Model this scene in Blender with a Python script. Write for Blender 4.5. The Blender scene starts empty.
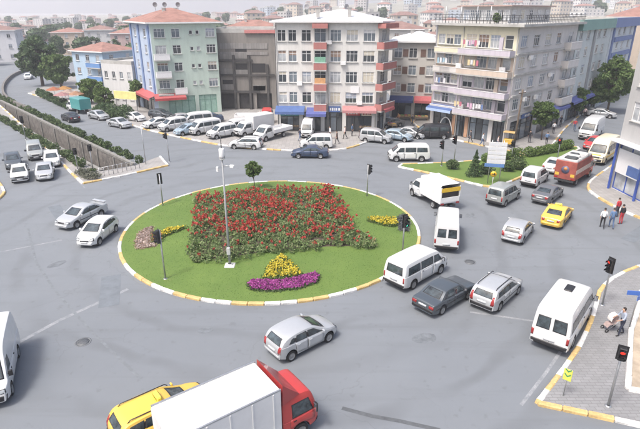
import bpy, bmesh, math, random
import numpy as np
from mathutils import Vector, Matrix, geometry
from mathutils.bvhtree import BVHTree
R = math.radians
random.seed(7); rng = np.random.default_rng(7)
scene = bpy.context.scene
COL = scene.collection

# ------------------------------------------------------------------ camera
CAM_H, CAM_F, CAM_P = 16.5, 509.0, R(21.9)      # height (m), focal length (px of a 640 px wide photo), pitch
cam_data = bpy.data.cameras.new('camera')
cam_data.sensor_width = 36.0; cam_data.lens = 36.0 * CAM_F / 640.0
cam_data.clip_start = 0.5; cam_data.clip_end = 6000
cam = bpy.data.objects.new('camera', cam_data); COL.objects.link(cam)
cam.location = (0, 0, CAM_H); cam.rotation_euler = (R(90) - CAM_P, 0, 0)
scene.camera = cam

# ------------------------------------------------------------------ sky, sun, exposure
SUN_EL, SUN_AZ = R(60), R(228)                  # azimuth clockwise from +Y: to the left, a little behind the camera
world = bpy.data.worlds.new('World'); scene.world = world; world.use_nodes = True
wn = world.node_tree.nodes; wl = world.node_tree.links; wn.clear()
sky = wn.new('ShaderNodeTexSky'); sky.sky_type = 'NISHITA'; sky.sun_disc = False
sky.sun_elevation = SUN_EL; sky.sun_rotation = SUN_AZ
sky.air_density = 1.0; sky.dust_density = 6.0; sky.ozone_density = 0.2
bg = wn.new('ShaderNodeBackground'); bg.inputs[1].default_value = 0.15
wo = wn.new('ShaderNodeOutputWorld')
wl.new(sky.outputs[0], bg.inputs[0]); wl.new(bg.outputs[0], wo.inputs[0])
sun_data = bpy.data.lights.new('sun', 'SUN'); sun_data.energy = 1.7; sun_data.angle = R(11)
sun_data.color = (1.0, 0.985, 0.96)
sun = bpy.data.objects.new('sun', sun_data); COL.objects.link(sun)
sd = Vector((math.sin(SUN_AZ) * math.cos(SUN_EL), math.cos(SUN_AZ) * math.cos(SUN_EL), math.sin(SUN_EL)))
sun.rotation_euler = sd.to_track_quat('Z', 'Y').to_euler(); sun.location = (0, 0, 60)
vs = scene.view_settings
vs.view_transform = 'Standard'; vs.look = 'None'; vs.gamma = 1.0; vs.use_curve_mapping = False
vs.exposure = 0.81
scene.cycles.max_bounces = 5; scene.cycles.diffuse_bounces = 2; scene.cycles.glossy_bounces = 2
scene.cycles.volume_bounces = 1; scene.cycles.transparent_max_bounces = 8

# ------------------------------------------------------------------ helpers
def G(px, py, z=0.0):
    """survey helper: where the line of sight through a point of the 640x429 photo meets height z (metres)"""
    a = (px - 320) / CAM_F; b = (py - 214.5) / CAM_F
    dy = math.cos(CAM_P) - b * math.sin(CAM_P); dz = -math.sin(CAM_P) - b * math.cos(CAM_P)
    t = (z - CAM_H) / dz
    return Vector((a * t, dy * t, z))

def ZH(py, Y):
    """height of a point seen at photo row py at distance Y"""
    b = (py - 214.5) / CAM_F
    return CAM_H + (-math.sin(CAM_P) - b * math.cos(CAM_P)) / (math.cos(CAM_P) - b * math.sin(CAM_P)) * Y

def XW(px, Y, z=0.0):
    return (px - 320) / CAM_F * (Y * math.cos(CAM_P) + (CAM_H - z) * math.sin(CAM_P))

def lerp(a, b, t): return a + (b - a) * t

class MB:
    """collects faces for ONE mesh"""
    def __init__(s): s.v = []; s.f = []; s.m = []; s.sm = []
    def add(s, verts, faces, mi=0, smooth=False):
        o = len(s.v); s.v.extend([tuple(p) for p in verts])
        for f in faces: s.f.append([i + o for i in f]); s.m.append(mi); s.sm.append(smooth)
        return s
    def box(s, c, d, rz=0.0, mi=0, M=None):
        x, y, z = d[0] / 2, d[1] / 2, d[2] / 2
        p = [Vector(q) for q in ((-x,-y,-z),(x,-y,-z),(x,y,-z),(-x,y,-z),(-x,-y,z),(x,-y,z),(x,y,z),(-x,y,z))]
        rot = Matrix.Rotation(rz, 3, 'Z')
        p = [rot @ q + Vector(c) for q in p]
        if M is not None: p = [M @ q for q in p]
        return s.add(p, [(3,2,1,0),(4,5,6,7),(0,1,5,4),(1,2,6,5),(2,3,7,6),(3,0,4,7)], mi)
    def bbox(s, c, d, bev=0.03, rz=0.0, mi=0):
        """box with chamfered vertical and top edges"""
        x, y, z = d[0] / 2, d[1] / 2, d[2] / 2; b = min(bev, x * .9, y * .9)
        def ring(k, zz): return [(-x+k,-y+k*.0+b*0,zz)] if False else [(-x+k,-y+b,zz),(-x+b,-y+k,zz),(x-b,-y+k,zz),(x-k,-y+b,zz),(x-k,y-b,zz),(x-b,y-k,zz),(-x+b,y-k,zz),(-x+k,y-b,zz)]
        rs = [ring(0, -z), ring(0, z - b), ring(b * .7, z)]
        rot = Matrix.Rotation(rz, 3, 'Z')
        p = [rot @ Vector(q) + Vector(c) for r in rs for q in r]
        f = [tuple(range(7, -1, -1)), tuple(range(16, 24))]
        for k in range(2):
            for i in range(8): f.append((k*8+i, k*8+(i+1)%8, (k+1)*8+(i+1)%8, (k+1)*8+i))
        return s.add(p, f, mi)
    def prism(s, poly, z0, z1, mi=0, bottom=True):
        n = len(poly)
        v = [(p[0], p[1], z0) for p in poly] + [(p[0], p[1], z1) for p in poly]
        f = [(i, (i+1) % n, n + (i+1) % n, n + i) for i in range(n)]
        tri = geometry.tessellate_polygon([[Vector((p[0], p[1], 0)) for p in poly]])
        for t in tri:
            a, b, c = t
            up = (Vector(v[b]) - Vector(v[a])).cross(Vector(v[c]) - Vector(v[a])).z > 0
            if not up: a, b, c = c, b, a
            f.append((a + n, b + n, c + n))
            if bottom: f.append((c, b, a))
        return s.add(v, f, mi)
    def tube(s, pts, radii, n=8, mi=0, cap=True, smooth=True):
        pts = [Vector(p) for p in pts]
        if not hasattr(radii, '__len__'): radii = [radii] * len(pts)
        vs_ = []; last = None
        for i, p in enumerate(pts):
            t = (pts[min(i+1, len(pts)-1)] - pts[max(i-1, 0)])
            t = t.normalized() if t.length > 1e-9 else Vector((0,0,1))
            ref = last if last is not None else (Vector((1,0,0)) if abs(t.x) < .9 else Vector((0,1,0)))
            a = (ref - t * ref.dot(t)).normalized(); last = a; b = t.cross(a)
            for k in range(n):
                an = 2 * math.pi * k / n
                vs_.append(p + (a * math.cos(an) + b * math.sin(an)) * radii[i])
        f = []
        for i in range(len(pts) - 1):
            for k in range(n): f.append((i*n+k, i*n+(k+1)%n, (i+1)*n+(k+1)%n, (i+1)*n+k))
        s.add(vs_, f, mi, smooth)
        if cap:
            o = len(s.v) - len(vs_)
            s.f.append([o + k for k in range(n-1, -1, -1)]); s.m.append(mi); s.sm.append(False)
            e = o + (len(pts)-1) * n
            s.f.append([e + k for k in range(n)]); s.m.append(mi); s.sm.append(False)
        return s
    def lathe(s, prof, n=20, axis='z', c=(0,0,0), mi=0, smooth=True):
        vs_ = []
        for r, h in prof:
            for k in range(n):
                an = 2 * math.pi * k / n
                q = (r*math.cos(an), r*math.sin(an), h)
                if axis == 'y': q = (q[0], h, -q[1])
                if axis == 'x': q = (h, q[0], q[1])
                vs_.append((q[0]+c[0], q[1]+c[1], q[2]+c[2]))
        f = []
        for i in range(len(prof) - 1):
            for k in range(n): f.append((i*n+k, i*n+(k+1)%n, (i+1)*n+(k+1)%n, (i+1)*n+k))
        return s.add(vs_, f, mi, smooth)
    def mesh(s, name, mats):
        me = bpy.data.meshes.new(name); me.from_pydata(s.v, [], s.f)
        if not isinstance(mats, (list, tuple)): mats = [mats]
        for m in mats: me.materials.append(m)
        me.polygons.foreach_set('material_index', s.m)
        me.polygons.foreach_set('use_smooth', s.sm)
        me.update(); return me
    def build(s, name, mats, parent=None, loc=None, rz=0.0):
        return ob(name, s.mesh(name, mats), parent, loc, rz)

def ob(name, me, parent=None, loc=None, rz=0.0):
    o = bpy.data.objects.new(name, me); COL.objects.link(o)
    if parent is not None: o.parent = parent
    if loc is not None: o.location = loc
    if rz: o.rotation_euler = (0, 0, rz)
    return o
def empty(name, loc=(0,0,0), rz=0.0, parent=None):
    o = bpy.data.objects.new(name, None); COL.objects.link(o); o.location = loc; o.rotation_euler = (0, 0, rz)
    o.empty_display_size = .2
    if parent is not None: o.parent = parent
    return o
def tag(o, label=None, cat=None, group=None, kind=None):
    if label: o['label'] = label
    if cat: o['category'] = cat
    if group: o['group'] = group
    if kind: o['kind'] = kind
    return o
def np_mesh(name, V, quads, mat):
    """fast mesh of quads from numpy arrays (V: n*4 x 3)"""
    me = bpy.data.meshes.new(name); nv = len(V); nf = len(quads)
    me.vertices.add(nv); me.vertices.foreach_set('co', V.astype(np.float32).ravel())
    k = quads.shape[1]
    me.loops.add(nf * k); me.loops.foreach_set('vertex_index', quads.astype(np.int32).ravel())
    me.polygons.add(nf); me.polygons.foreach_set('loop_start', np.arange(0, nf*k, k, dtype=np.int32))
    me.update(calc_edges=True)
    mats = mat if isinstance(mat, (list, tuple)) else [mat]
    for m in mats: me.materials.append(m)
    return me

# ------------------------------------------------------------------ materials
def new_mat(name):
    m = bpy.data.materials.new(name); m.use_nodes = True
    nt = m.node_tree; return m, nt, nt.nodes['Principled BSDF']
def rgb(c): return (c[0], c[1], c[2], 1.0)
def noise(nt, scale, detail=4, rough=.6, coord='Object', vec=None):
    n = nt.nodes.new('ShaderNodeTexNoise'); n.inputs['Scale'].default_value = scale
    n.inputs['Detail'].default_value = detail; n.inputs['Roughness'].default_value = rough
    if vec is None:
        tc = nt.nodes.new('ShaderNodeTexCoord'); vec = tc.outputs[coord]
    nt.links.new(vec, n.inputs['Vector']); return n.outputs['Fac']
def ramp(nt, fac, stops):
    r = nt.nodes.new('ShaderNodeValToRGB'); e = r.color_ramp.elements
    while len(e) < len(stops): e.new(.5)
    for i, (p, c) in enumerate(stops): e[i].position = p; e[i].color = rgb(c) if hasattr(c, '__len__') else (c, c, c, 1)
    nt.links.new(fac, r.inputs['Fac']); return r.outputs['Color']
def mix(nt, fac, a, b, mode='MIX'):
    m = nt.nodes.new('ShaderNodeMix'); m.data_type = 'RGBA'; m.blend_type = mode
    for sock, val in ((m.inputs[0], fac), (m.inputs[6], a), (m.inputs[7], b)):
        if hasattr(val, 'links'): nt.links.new(val, sock)
        elif hasattr(val, '__len__'): sock.default_value = rgb(val)
        else: sock.default_value = val
    return m.outputs[2]
def math_(nt, op, a, b=None):
    m = nt.nodes.new('ShaderNodeMath'); m.operation = op
    for i, val in enumerate((a, b)):
        if val is None: continue
        if hasattr(val, 'links'): nt.links.new(val, m.inputs[i])
        else: m.inputs[i].default_value = val
    return m.outputs[0]
def bump(nt, bs, h, strength=.3, dist=.02):
    b = nt.nodes.new('ShaderNodeBump'); b.inputs['Strength'].default_value = strength; b.inputs['Distance'].default_value = dist
    nt.links.new(h, b.inputs['Height']); nt.links.new(b.outputs[0], bs.inputs['Normal'])
MATS = {}
def M(name, col, rough=.7, var=.15, scale=3.0, bmp=0.0, bscale=40, metal=0.0, coat=0.0, spec=.5, emit=None, coord='Object'):
    """plain procedural material: base colour broken up by two noises"""
    if name in MATS: return MATS[name]
    m, nt, bs = new_mat(name)
    if var > 0:
        f = noise(nt, scale, 5, .65, coord)
        lo = [max(0, c * (1 - var)) for c in col]; hi = [min(1, c * (1 + var)) for c in col]
        c = ramp(nt, f, [(.3, lo), (.7, hi)]); nt.links.new(c, bs.inputs['Base Color'])
    else: bs.inputs['Base Color'].default_value = rgb(col)
    bs.inputs['Roughness'].default_value = rough; bs.inputs['Metallic'].default_value = metal
    bs.inputs['Specular IOR Level'].default_value = spec
    if coat: bs.inputs['Coat Weight'].default_value = coat; bs.inputs['Coat Roughness'].default_value = .06
    if bmp: bump(nt, bs, noise(nt, bscale, 3, .6, coord), bmp)
    if emit: bs.inputs['Emission Color'].default_value = rgb(emit[0]); bs.inputs['Emission Strength'].default_value = emit[1]
    MATS[name] = m; return m
def plaster(name, col, grime=.36):
    """painted render with rain streaks and stains of its own"""
    if name in MATS: return MATS[name]
    m, nt, bs = new_mat(name)
    tc = nt.nodes.new('ShaderNodeTexCoord'); mp = nt.nodes.new('ShaderNodeMapping')
    mp.inputs['Scale'].default_value = (1.6, 1.6, .22); nt.links.new(tc.outputs['Object'], mp.inputs[0])
    streak = noise(nt, 1.3, 6, .7, vec=mp.outputs[0]); blot = noise(nt, .5, 5, .6)
    fac = math_(nt, 'MULTIPLY', ramp(nt, streak, [(.42, 0.0), (.75, 1.0)]), grime)
    dirty = [c * .55 + .02 for c in col]
    c1 = mix(nt, fac, col, dirty)
    c2 = mix(nt, ramp(nt, blot, [(.4, 0.0), (.65, .25)]), c1, [c * .8 for c in col])
    nt.links.new(c2, bs.inputs['Base Color']); bs.inputs['Roughness'].default_value = .88
    bump(nt, bs, noise(nt, 18, 4), .15, .02)
    MATS[name] = m; return m
def leafmat(name, cols, rough=.55, trans=.3):
    if name in MATS: return MATS[name]
    m, nt, bs = new_mat(name)
    g = nt.nodes.new('ShaderNodeNewGeometry')
    st = [(i / max(1, len(cols) - 1), c) for i, c in enumerate(cols)]
    c = ramp(nt, g.outputs['Random Per Island'], st)
    big = noise(nt, .9, 3)
    c = mix(nt, ramp(nt, big, [(.35, 0.0), (.7, .25)]), c, [x * .55 for x in cols[0]])
    nt.links.new(c, bs.inputs['Base Color']); bs.inputs['Roughness'].default_value = rough
    bs.inputs['Specular IOR Level'].default_value = .25
    tl = nt.nodes.new('ShaderNodeBsdfTranslucent'); nt.links.new(c, tl.inputs['Color']); mx = nt.nodes.new('ShaderNodeMixShader'); mx.inputs[0].default_value = trans
    nt.links.new(bs.outputs[0], mx.inputs[1]); nt.links.new(tl.outputs[0], mx.inputs[2]); nt.links.new(mx.outputs[0], nt.nodes['Material Output'].inputs['Surface'])
    MATS[name] = m; return m

def asphalt_mat():
    m, nt, bs = new_mat('asphalt')
    tc = nt.nodes.new('ShaderNodeTexCoord'); P = tc.outputs['Object']
    big = noise(nt, .07, 4, .55, vec=P); mid = noise(nt, .45, 5, .6, vec=P); fine = noise(nt, 45, 2, .7, vec=P)
    base = ramp(nt, big, [(.3, (.134, .149, .168)), (.7, (.17, .186, .205))])
    base = mix(nt, ramp(nt, mid, [(.3, .0), (.75, .45)]), base, (.135, .149, .165))
    # worn wheel tracks that circle the roundabout
    sep = nt.nodes.new('ShaderNodeSeparateXYZ'); nt.links.new(P, sep.inputs[0])
    dx = math_(nt, 'SUBTRACT', sep.outputs[0], -3.85); dy = math_(nt, 'SUBTRACT', sep.outputs[1], 38.2)
    rr = math_(nt, 'SQRT', math_(nt, 'ADD', math_(nt, 'MULTIPLY', dx, dx), math_(nt, 'MULTIPLY', dy, dy)))
    rr = math_(nt, 'ADD', rr, math_(nt, 'MULTIPLY', noise(nt, .12, 2, vec=P), 5.0))
    tr = math_(nt, 'SINE', math_(nt, 'MULTIPLY', rr, 1.9))
    trk = math_(nt, 'MULTIPLY', ramp(nt, tr, [(.45, 0.0), (1.0, .75)]), ramp(nt, noise(nt, .16, 4, vec=P), [(.38, 0.0), (.62, 1.0)]))
    base = mix(nt, trk, base, (.108, .118, .13))
    # dark streaks of oil and old repairs, stretched along the arms
    mp = nt.nodes.new('ShaderNodeMapping'); mp.inputs['Rotation'].default_value = (0, 0, R(-45)); mp.inputs['Scale'].default_value = (.06, .9, 1)
    nt.links.new(P, mp.inputs[0])
    st = noise(nt, 1.0, 5, .6, vec=mp.outputs[0])
    base = mix(nt, ramp(nt, st, [(.52, 0.0), (.74, .65)]), base, (.112, .122, .134))
    spot = noise(nt, 1.7, 3, .5, vec=P)
    base = mix(nt, ramp(nt, spot, [(.63, 0.0), (.72, .5)]), base, (.095, .102, .112))
    # hairline cracks
    vo = nt.nodes.new('ShaderNodeTexVoronoi'); vo.feature = 'DISTANCE_TO_EDGE'; vo.inputs['Scale'].default_value = .16
    wv = nt.nodes.new('ShaderNodeVectorMath'); wv.operation = 'ADD'
    nz = nt.nodes.new('ShaderNodeTexNoise'); nz.inputs['Scale'].default_value = .6; nz.inputs['Detail'].default_value = 6; nt.links.new(P, nz.inputs['Vector'])
    sc_ = nt.nodes.new('ShaderNodeVectorMath'); sc_.operation = 'SCALE'; sc_.inputs['Scale'].default_value = 2.4; nt.links.new(nz.outputs['Color'], sc_.inputs[0])
    nt.links.new(P, wv.inputs[0]); nt.links.new(sc_.outputs[0], wv.inputs[1]); nt.links.new(wv.outputs[0], vo.inputs['Vector'])
    ck = ramp(nt, vo.outputs['Distance'], [(.0, .35), (.006, 0.0)])
    ck = math_(nt, 'MULTIPLY', ck, ramp(nt, noise(nt, .09, 2, vec=P), [(.42, 0.0), (.55, 1.0)]))
    base = mix(nt, ck, base, (.075, .08, .086))
    base = mix(nt, ramp(nt, fine, [(.3, .0), (.75, .3)]), base, (.23, .245, .26))
    nt.links.new(base, bs.inputs['Base Color'])
    nt.links.new(ramp(nt, mid, [(.3, .72), (.7, .86)]), bs.inputs['Roughness'])
    bump(nt, bs, fine, .35, .01)
    return m
def brick_mat(name, c1, c2, mortar, scale, bw=.5, rh=.25, rough=.85, bmp=.3, offset=.5, coord='Object', ms=.02):
    m, nt, bs = new_mat(name)
    tc = nt.nodes.new('ShaderNodeTexCoord')
    b = nt.nodes.new('ShaderNodeTexBrick'); b.offset = offset
    b.inputs['Color1'].default_value = rgb(c1); b.inputs['Color2'].default_value = rgb(c2); b.inputs['Mortar'].default_value = rgb(mortar)
    b.inputs['Scale'].default_value = scale; b.inputs['Brick Width'].default_value = bw; b.inputs['Row Height'].default_value = rh
    b.inputs['Mortar Size'].default_value = ms
    nt.links.new(tc.outputs[coord], b.inputs['Vector'])
    n = noise(nt, .6, 5)
    c = mix(nt, ramp(nt, n, [(.35, 0.0), (.75, .5)]), b.outputs['Color'], [x * .62 for x in c1])
    nt.links.new(c, bs.inputs['Base Color']); bs.inputs['Roughness'].default_value = rough
    bump(nt, bs, b.outputs['Fac'], -bmp, .02)
    return m
def worn_paint(name, col):
    m, nt, bs = new_mat(name)
    f = noise(nt, 2.2, 6, .7); g = noise(nt, 14, 4, .7)
    fac = math_(nt, 'MULTIPLY', ramp(nt, f, [(.36, .0), (.72, .6)]), ramp(nt, g, [(.35, .3), (.6, 1.0)]))
    nt.links.new(mix(nt, fac, (.165, .18, .198), col), bs.inputs['Base Color']); bs.inputs['Roughness'].default_value = .8
    return m
def stone_wall_mat():
    m, nt, bs = new_mat('rubble_stone')
    tc = nt.nodes.new('ShaderNodeTexCoord')
    vo = nt.nodes.new('ShaderNodeTexVoronoi'); vo.inputs['Scale'].default_value = 2.2; nt.links.new(tc.outputs['Object'], vo.inputs['Vector'])
    ve = nt.nodes.new('ShaderNodeTexVoronoi'); ve.feature = 'DISTANCE_TO_EDGE'; ve.inputs['Scale'].default_value = 2.2; nt.links.new(tc.outputs['Object'], ve.inputs['Vector'])
    sp = nt.nodes.new('ShaderNodeSeparateColor'); nt.links.new(vo.outputs['Color'], sp.inputs[0])
    c = ramp(nt, sp.outputs[0], [(0, (.095, .09, .085)), (.5, (.14, .13, .12)), (1, (.2, .185, .17))])
    c = mix(nt, ramp(nt, ve.outputs['Distance'], [(.0, .8), (.05, 0.0)]), c, (.17, .16, .15))
    c = mix(nt, ramp(nt, noise(nt, .3, 5), [(.4, 0.0), (.7, .5)]), c, (.15, .14, .13))
    nt.links.new(c, bs.inputs['Base Color']); bs.inputs['Roughness'].default_value = .9
    bump(nt, bs, ve.outputs['Distance'], .5, .1)
    return m
def grass_mat():
    m, nt, bs = new_mat('lawn')
    big = noise(nt, .45, 6, .7); f = noise(nt, 9, 5, .7)
    c = ramp(nt, big, [(.3, (.085, .145, .026)), (.7, (.118, .182, .036))])
    c = mix(nt, ramp(nt, f, [(.3, 0.0), (.8, .35)]), c, (.064, .125, .02))
    c = mix(nt, ramp(nt, noise(nt, .8, 3), [(.6, 0.0), (.75, .35)]), c, (.15, .17, .055))
    nt.links.new(c, bs.inputs['Base Color']); bs.inputs['Roughness'].default_value = .85
    bump(nt, bs, f, .5, .05)
    return m
def rooftile_mat(name, c1):
    m, nt, bs = new_mat(name)
    tc = nt.nodes.new('ShaderNodeTexCoord')
    w = nt.nodes.new('ShaderNodeTexWave'); w.bands_direction = 'Z'; w.inputs['Scale'].default_value = 2.2; w.inputs['Distortion'].default_value = .6
    nt.links.new(tc.outputs['Object'], w.inputs['Vector'])
    c = ramp(nt, noise(nt, .7, 5), [(.3, [x * .7 for x in c1]), (.7, [min(1, x * 1.2) for x in c1])])
    c = mix(nt, ramp(nt, w.outputs['Fac'], [(.2, .3), (.5, 0.0)]), c, [x * .5 for x in c1])
    nt.links.new(c, bs.inputs['Base Color']); bs.inputs['Roughness'].default_value = .85
    bump(nt, bs, w.outputs['Fac'], .4, .05)
    return m

ASPHALT = asphalt_mat(); LAWN = grass_mat(); STONE = stone_wall_mat()
PAVER = brick_mat('concrete_pavers', (.215, .217, .222), (.25, .252, .257), (.15, .15, .152), 1.0, .4, .2, .85, .2, ms=.012)
PAVER2 = brick_mat('old_paving', (.28, .272, .265), (.33, .32, .31), (.2, .195, .19), 1.0, .5, .5, .88, .2, 0, ms=.015)
KERB_W = M('kerb_white_paint', (.60, .595, .58), .8, .3, 3.5, .25)
KERB_Y = M('kerb_yellow_paint', (.52, .37, .16), .8, .3, 3.5, .25)
KERB_G = M('kerb_concrete', (.42, .41, .39), .85, .18, 4, .2)
LINE = worn_paint('road_line_paint', (.5, .5, .51))
EARTH = M('bare_earth', (.36, .30, .23), .95, .3, 1.2, .5, 6)
GROUND = M('town_ground', (.2, .195, .185), .95, .25, .1, .2, 2)
CONC = M('concrete', (.38, .375, .36), .9, .2, .8, .25, 20)
CONC_D = M('dark_concrete', (.17, .165, .16), .9, .25, .8, .2, 20)
WHITE = M('white_paint', (.68, .68, .68), .5, .05, 2)
BLACK = M('black_plastic', (.018, .018, .02), .45, .1, 5)
STEEL = M('galvanised_steel', (.42, .43, .44), .42, .12, 4, metal=.75)
DARKSTEEL = M('dark_steel', (.05, .052, .055), .5, .15, 4, metal=.3)
BARK = M('bark', (.11, .085, .065), .95, .3, 6, .6, 14)
TILE_R = rooftile_mat('red_roof_tile', (.30, .165, .135))
TILE_B = rooftile_mat('brown_roof_tile', (.24, .15, .13))
GLASS = M('window_glass', (.05, .058, .066), .06, .2, .35, spec=.8)
GLASS_C = M('curtained_glass', (.40, .42, .44), .12, .45, .6, spec=.8)
GLASS_B = M('blue_grey_glass', (.16, .19, .22), .08, .35, .5, spec=.8)
AUTO_GLASS = M('car_glass', (.042, .056, .064), .06, .85, 2.2, spec=.75)
RUBBER = M('tyre_rubber', (.02, .02, .021), .85, .2, 8)
RIMM = M('wheel_rim', (.34, .345, .35), .4, .2, 6, metal=.6)
PAINT = M('paint_slot', (.5, .5, .5), .3, 0)
LAMP_C = M('headlight_lens', (.30, .325, .34), .08, .15, 8, spec=.8)
LAMP_R = M('tail_light_red', (.27, .018, .018), .18, .15, 8, spec=.8)
LAMP_O = M('indicator_orange', (.6, .22, .02), .2, .1, 8)
PLATE = M('number_plate_white', (.52, .53, .54), .5, .06, 6)
BLUE = M('shop_blue', (.07, .12, .28), .5, .15, 1.5)
RED = M('shop_red', (.36, .085, .085), .55, .15, 1.5)
def paint(name, col, metallic=0.0, rough=.32):
    n = 'car_paint_' + name
    if n in MATS: return MATS[n]
    m, nt, bs = new_mat(n)
    d = noise(nt, 2.5, 5, .65)
    c = mix(nt, ramp(nt, d, [(.45, 0.0), (.8, .22)]), col, [x * .72 + .03 for x in col])
    nt.links.new(c, bs.inputs['Base Color'])
    nt.links.new(ramp(nt, d, [(.35, rough), (.75, rough + .2)]), bs.inputs['Roughness'])
    bs.inputs['Metallic'].default_value = metallic
    bs.inputs['Coat Weight'].default_value = .55; bs.inputs['Coat Roughness'].default_value = .08
    MATS[n] = m; return m
# ================================================================== the setting
CANAL_FAR = [Vector(G(*p)[:2]) for p in ((133,165.5),(123,161),(75,138),(48,125),(22,112),(0,101.5),(-25,90),(-60,74))]
def offset_line(pts, d):
    out = []
    for i, p in enumerate(pts):
        t = (pts[min(i+1, len(pts)-1)] - pts[max(i-1, 0)]).normalized()
        out.append(p + Vector((-t.y, t.x)) * d)
    return out
CANAL_NEAR = offset_line(CANAL_FAR, 3.4)
CANAL = CANAL_FAR + CANAL_NEAR[::-1]
def sheet(name, outer, z, mat, hole=None):
    polys = [[Vector((p[0], p[1], 0)) for p in outer]]
    if hole: polys.append([Vector((p[0], p[1], 0)) for p in hole])
    flat = [p for q in polys for p in q]
    tris = geometry.tessellate_polygon(polys); f = []
    for a, b, c in tris:
        if (flat[b] - flat[a]).cross(flat[c] - flat[a]).z < 0: a, c = c, a
        f.append((a, b, c))
    mb = MB(); mb.add([(p.x, p.y, z) for p in flat], f)
    return tag(mb.build(name, mat), kind='structure')
sheet('ground', [(-1500,-60),(1500,-60),(1500,2600),(-1500,2600)], -.012, GROUND, CANAL)
sheet('road', [(-140,-30),(110,-30),(110,260),(-140,260)], 0.0, ASPHALT, CANAL)

# canal: stone retaining walls, coping, ribs, bed, a little water
cw = empty('canal', (CANAL_FAR[0].x, CANAL_FAR[0].y, 0)); tag(cw, kind='structure')
o0 = Vector((CANAL_FAR[0].x, CANAL_FAR[0].y, 0))
def rel(p, z=0): return (p.x - o0.x, p.y - o0.y, z)
DEPTH = -5.2
for line, nm in ((CANAL_FAR, 'retaining_wall'), (CANAL_NEAR, 'retaining_wall')):
    mb = MB()
    for i in range(len(line) - 1):
        a, b = line[i], line[i+1]
        mb.add([rel(a, DEPTH), rel(b, DEPTH), rel(b, -.02), rel(a, -.02)], [(0,1,2,3)])
    mb.build(nm, STONE, cw)
mb = MB(); a, b = CANAL_FAR[0], CANAL_NEAR[0]
mb.add([rel(a, DEPTH), rel(b, DEPTH), rel(b, -.02), rel(a, -.02)], [(0,1,2,3)]); mb.build('end_wall', CONC, cw)
mb = MB(); mb.prism([rel(p)[:2] for p in CANAL], DEPTH - .2, DEPTH, 0); mb.build('canal_bed', M('canal_mud', (.16, .15, .125), .6, .3, .8, .3, 3), cw)
wl_ = offset_line(CANAL_FAR, 1.0); wr_ = offset_line(CANAL_FAR, 2.4)
mb = MB(); mb.prism([rel(p)[:2] for p in wl_ + wr_[::-1]], DEPTH + .004, DEPTH + .03, 0); mb.build('stream_water', M('shallow_water', (.06, .065, .055), .08, .2, 1, spec=.6), cw)
cop = MB(); cop.box((0, 0, .1), (1.0, .42, .26)); cop_me = cop.mesh('coping_stone', M('dark_coping', (.22,.215,.2), .9, .3, 1, .2, 12))  # coping in a darker grey than the plain concrete
rib = MB(); rib.box((0, 0, DEPTH / 2 - .03), (.22, .16, -DEPTH - .06)); rib_me = rib.mesh('wall_rib', M('dark_coping', (.22,.215,.2)))
def along(line, step, closed=False):
    """points every step metres with heading and actual length"""
    out = []; n = len(line); segs = n if closed else n - 1
    for i in range(segs):
        a, b = line[i], line[(i+1) % n]; d = (b - a).length
        k = max(1, round(d / step)); h = math.atan2(b.y - a.y, b.x - a.x)
        for j in range(k): out.append((a.lerp(b, (j + .5) / k), h, d / k))
    return out
for line, sgn in ((CANAL_FAR[:6], 1), (CANAL_NEAR[:6], -1)):
    for p, h, l in along(line, 2.0):
        o = ob('coping_stone', cop_me, cw, rel(p + Vector((-math.sin(h), math.cos(h))) * -.15 * sgn, 0), h); o.scale.x = l * .985
for p, h, l in along(CANAL_FAR[:6], 6.0):
    ob('wall_rib', rib_me, cw, rel(p + Vector((-math.sin(h), math.cos(h))) * .07, 0), h)

# pavements
def slab(name, poly, z, mat): 
    mb = MB(); mb.prism(poly, -.01, z, 0, False); return tag(mb.build(name, mat), kind='structure')
def V2(*pts): return [Vector((p[0], p[1])) for p in pts]
KERB_STONE = {}
for key, m_ in (('w', KERB_W), ('y', KERB_Y), ('g', KERB_G)):
    for var in range(3):
        mb = MB(); r_ = random.Random(var)
        mb.bbox((0, 0, .075), (1.0, .26, .19), .035 + .012 * var)
        mb.v = [(x + r_.uniform(-.004, .004), y + r_.uniform(-.012, .012), z + r_.uniform(-.008, .008)) for x, y, z in mb.v]
        KERB_STONE[key, var] = mb.mesh('kerb_stone', m_)
def kerb(line, pattern, label, closed=False, step=1.0, start=0, z=0.0, run=2):
    line = [Vector((p[0], p[1])) for p in line]
    root = empty('kerb', (line[0].x, line[0].y, z)); tag(root, kind='structure'); root['label'] = label
    for i, (p, h, l) in enumerate(along(line, step, closed)):
        key = pattern[((i + start) // run) % len(pattern)]
        o = ob('kerb_stone', KERB_STONE[key, random.randrange(3)], root, (p.x - line[0].x, p.y - line[0].y, random.uniform(-.008, .008)), h + random.uniform(-.008, .008))
        o.scale = (l * .982, 1, 1)
    return root
def smooth_line(pts, it=2):
    pts = [Vector((p[0], p[1])) for p in pts]
    for _ in range(it):
        q = [pts[0]]
        for a, b in zip(pts, pts[1:]): q += [a.lerp(b, .25), a.lerp(b, .75)]
        q.append(pts[-1]); pts = q
    return pts
PZ = .13
K1 = smooth_line([(-62,110),(-44.4,92.8),(-29.4,78.1),(-24.5,73.4),(-16.3,67.4),(-11.7,64.4),(-3.8,62.3),(2.0,62.2),(5.6,65.6),(9.6,73.0),(10.2,80.0)])
slab('pavement', [tuple(p) for p in K1] + [(11,125),(-70,160)], PZ, PAVER2)
kerb(K1, 'wy', 'painted kerb along the northern forecourt', step=1.2)
K2 = smooth_line([(14.6,84),(14.8,74.5),(16.8,70.3),(20.9,65.2),(25.0,60.9),(28.0,61.2),(30.6,65.6),(38.2,78.1),(55.3,101.6),(80,135)])
slab('pavement', [tuple(p) for p in K2] + [(75,160),(14,160)], PZ, PAVER2)
kerb(K2, 'wy', 'painted kerb below the balcony block', step=1.2)
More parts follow.
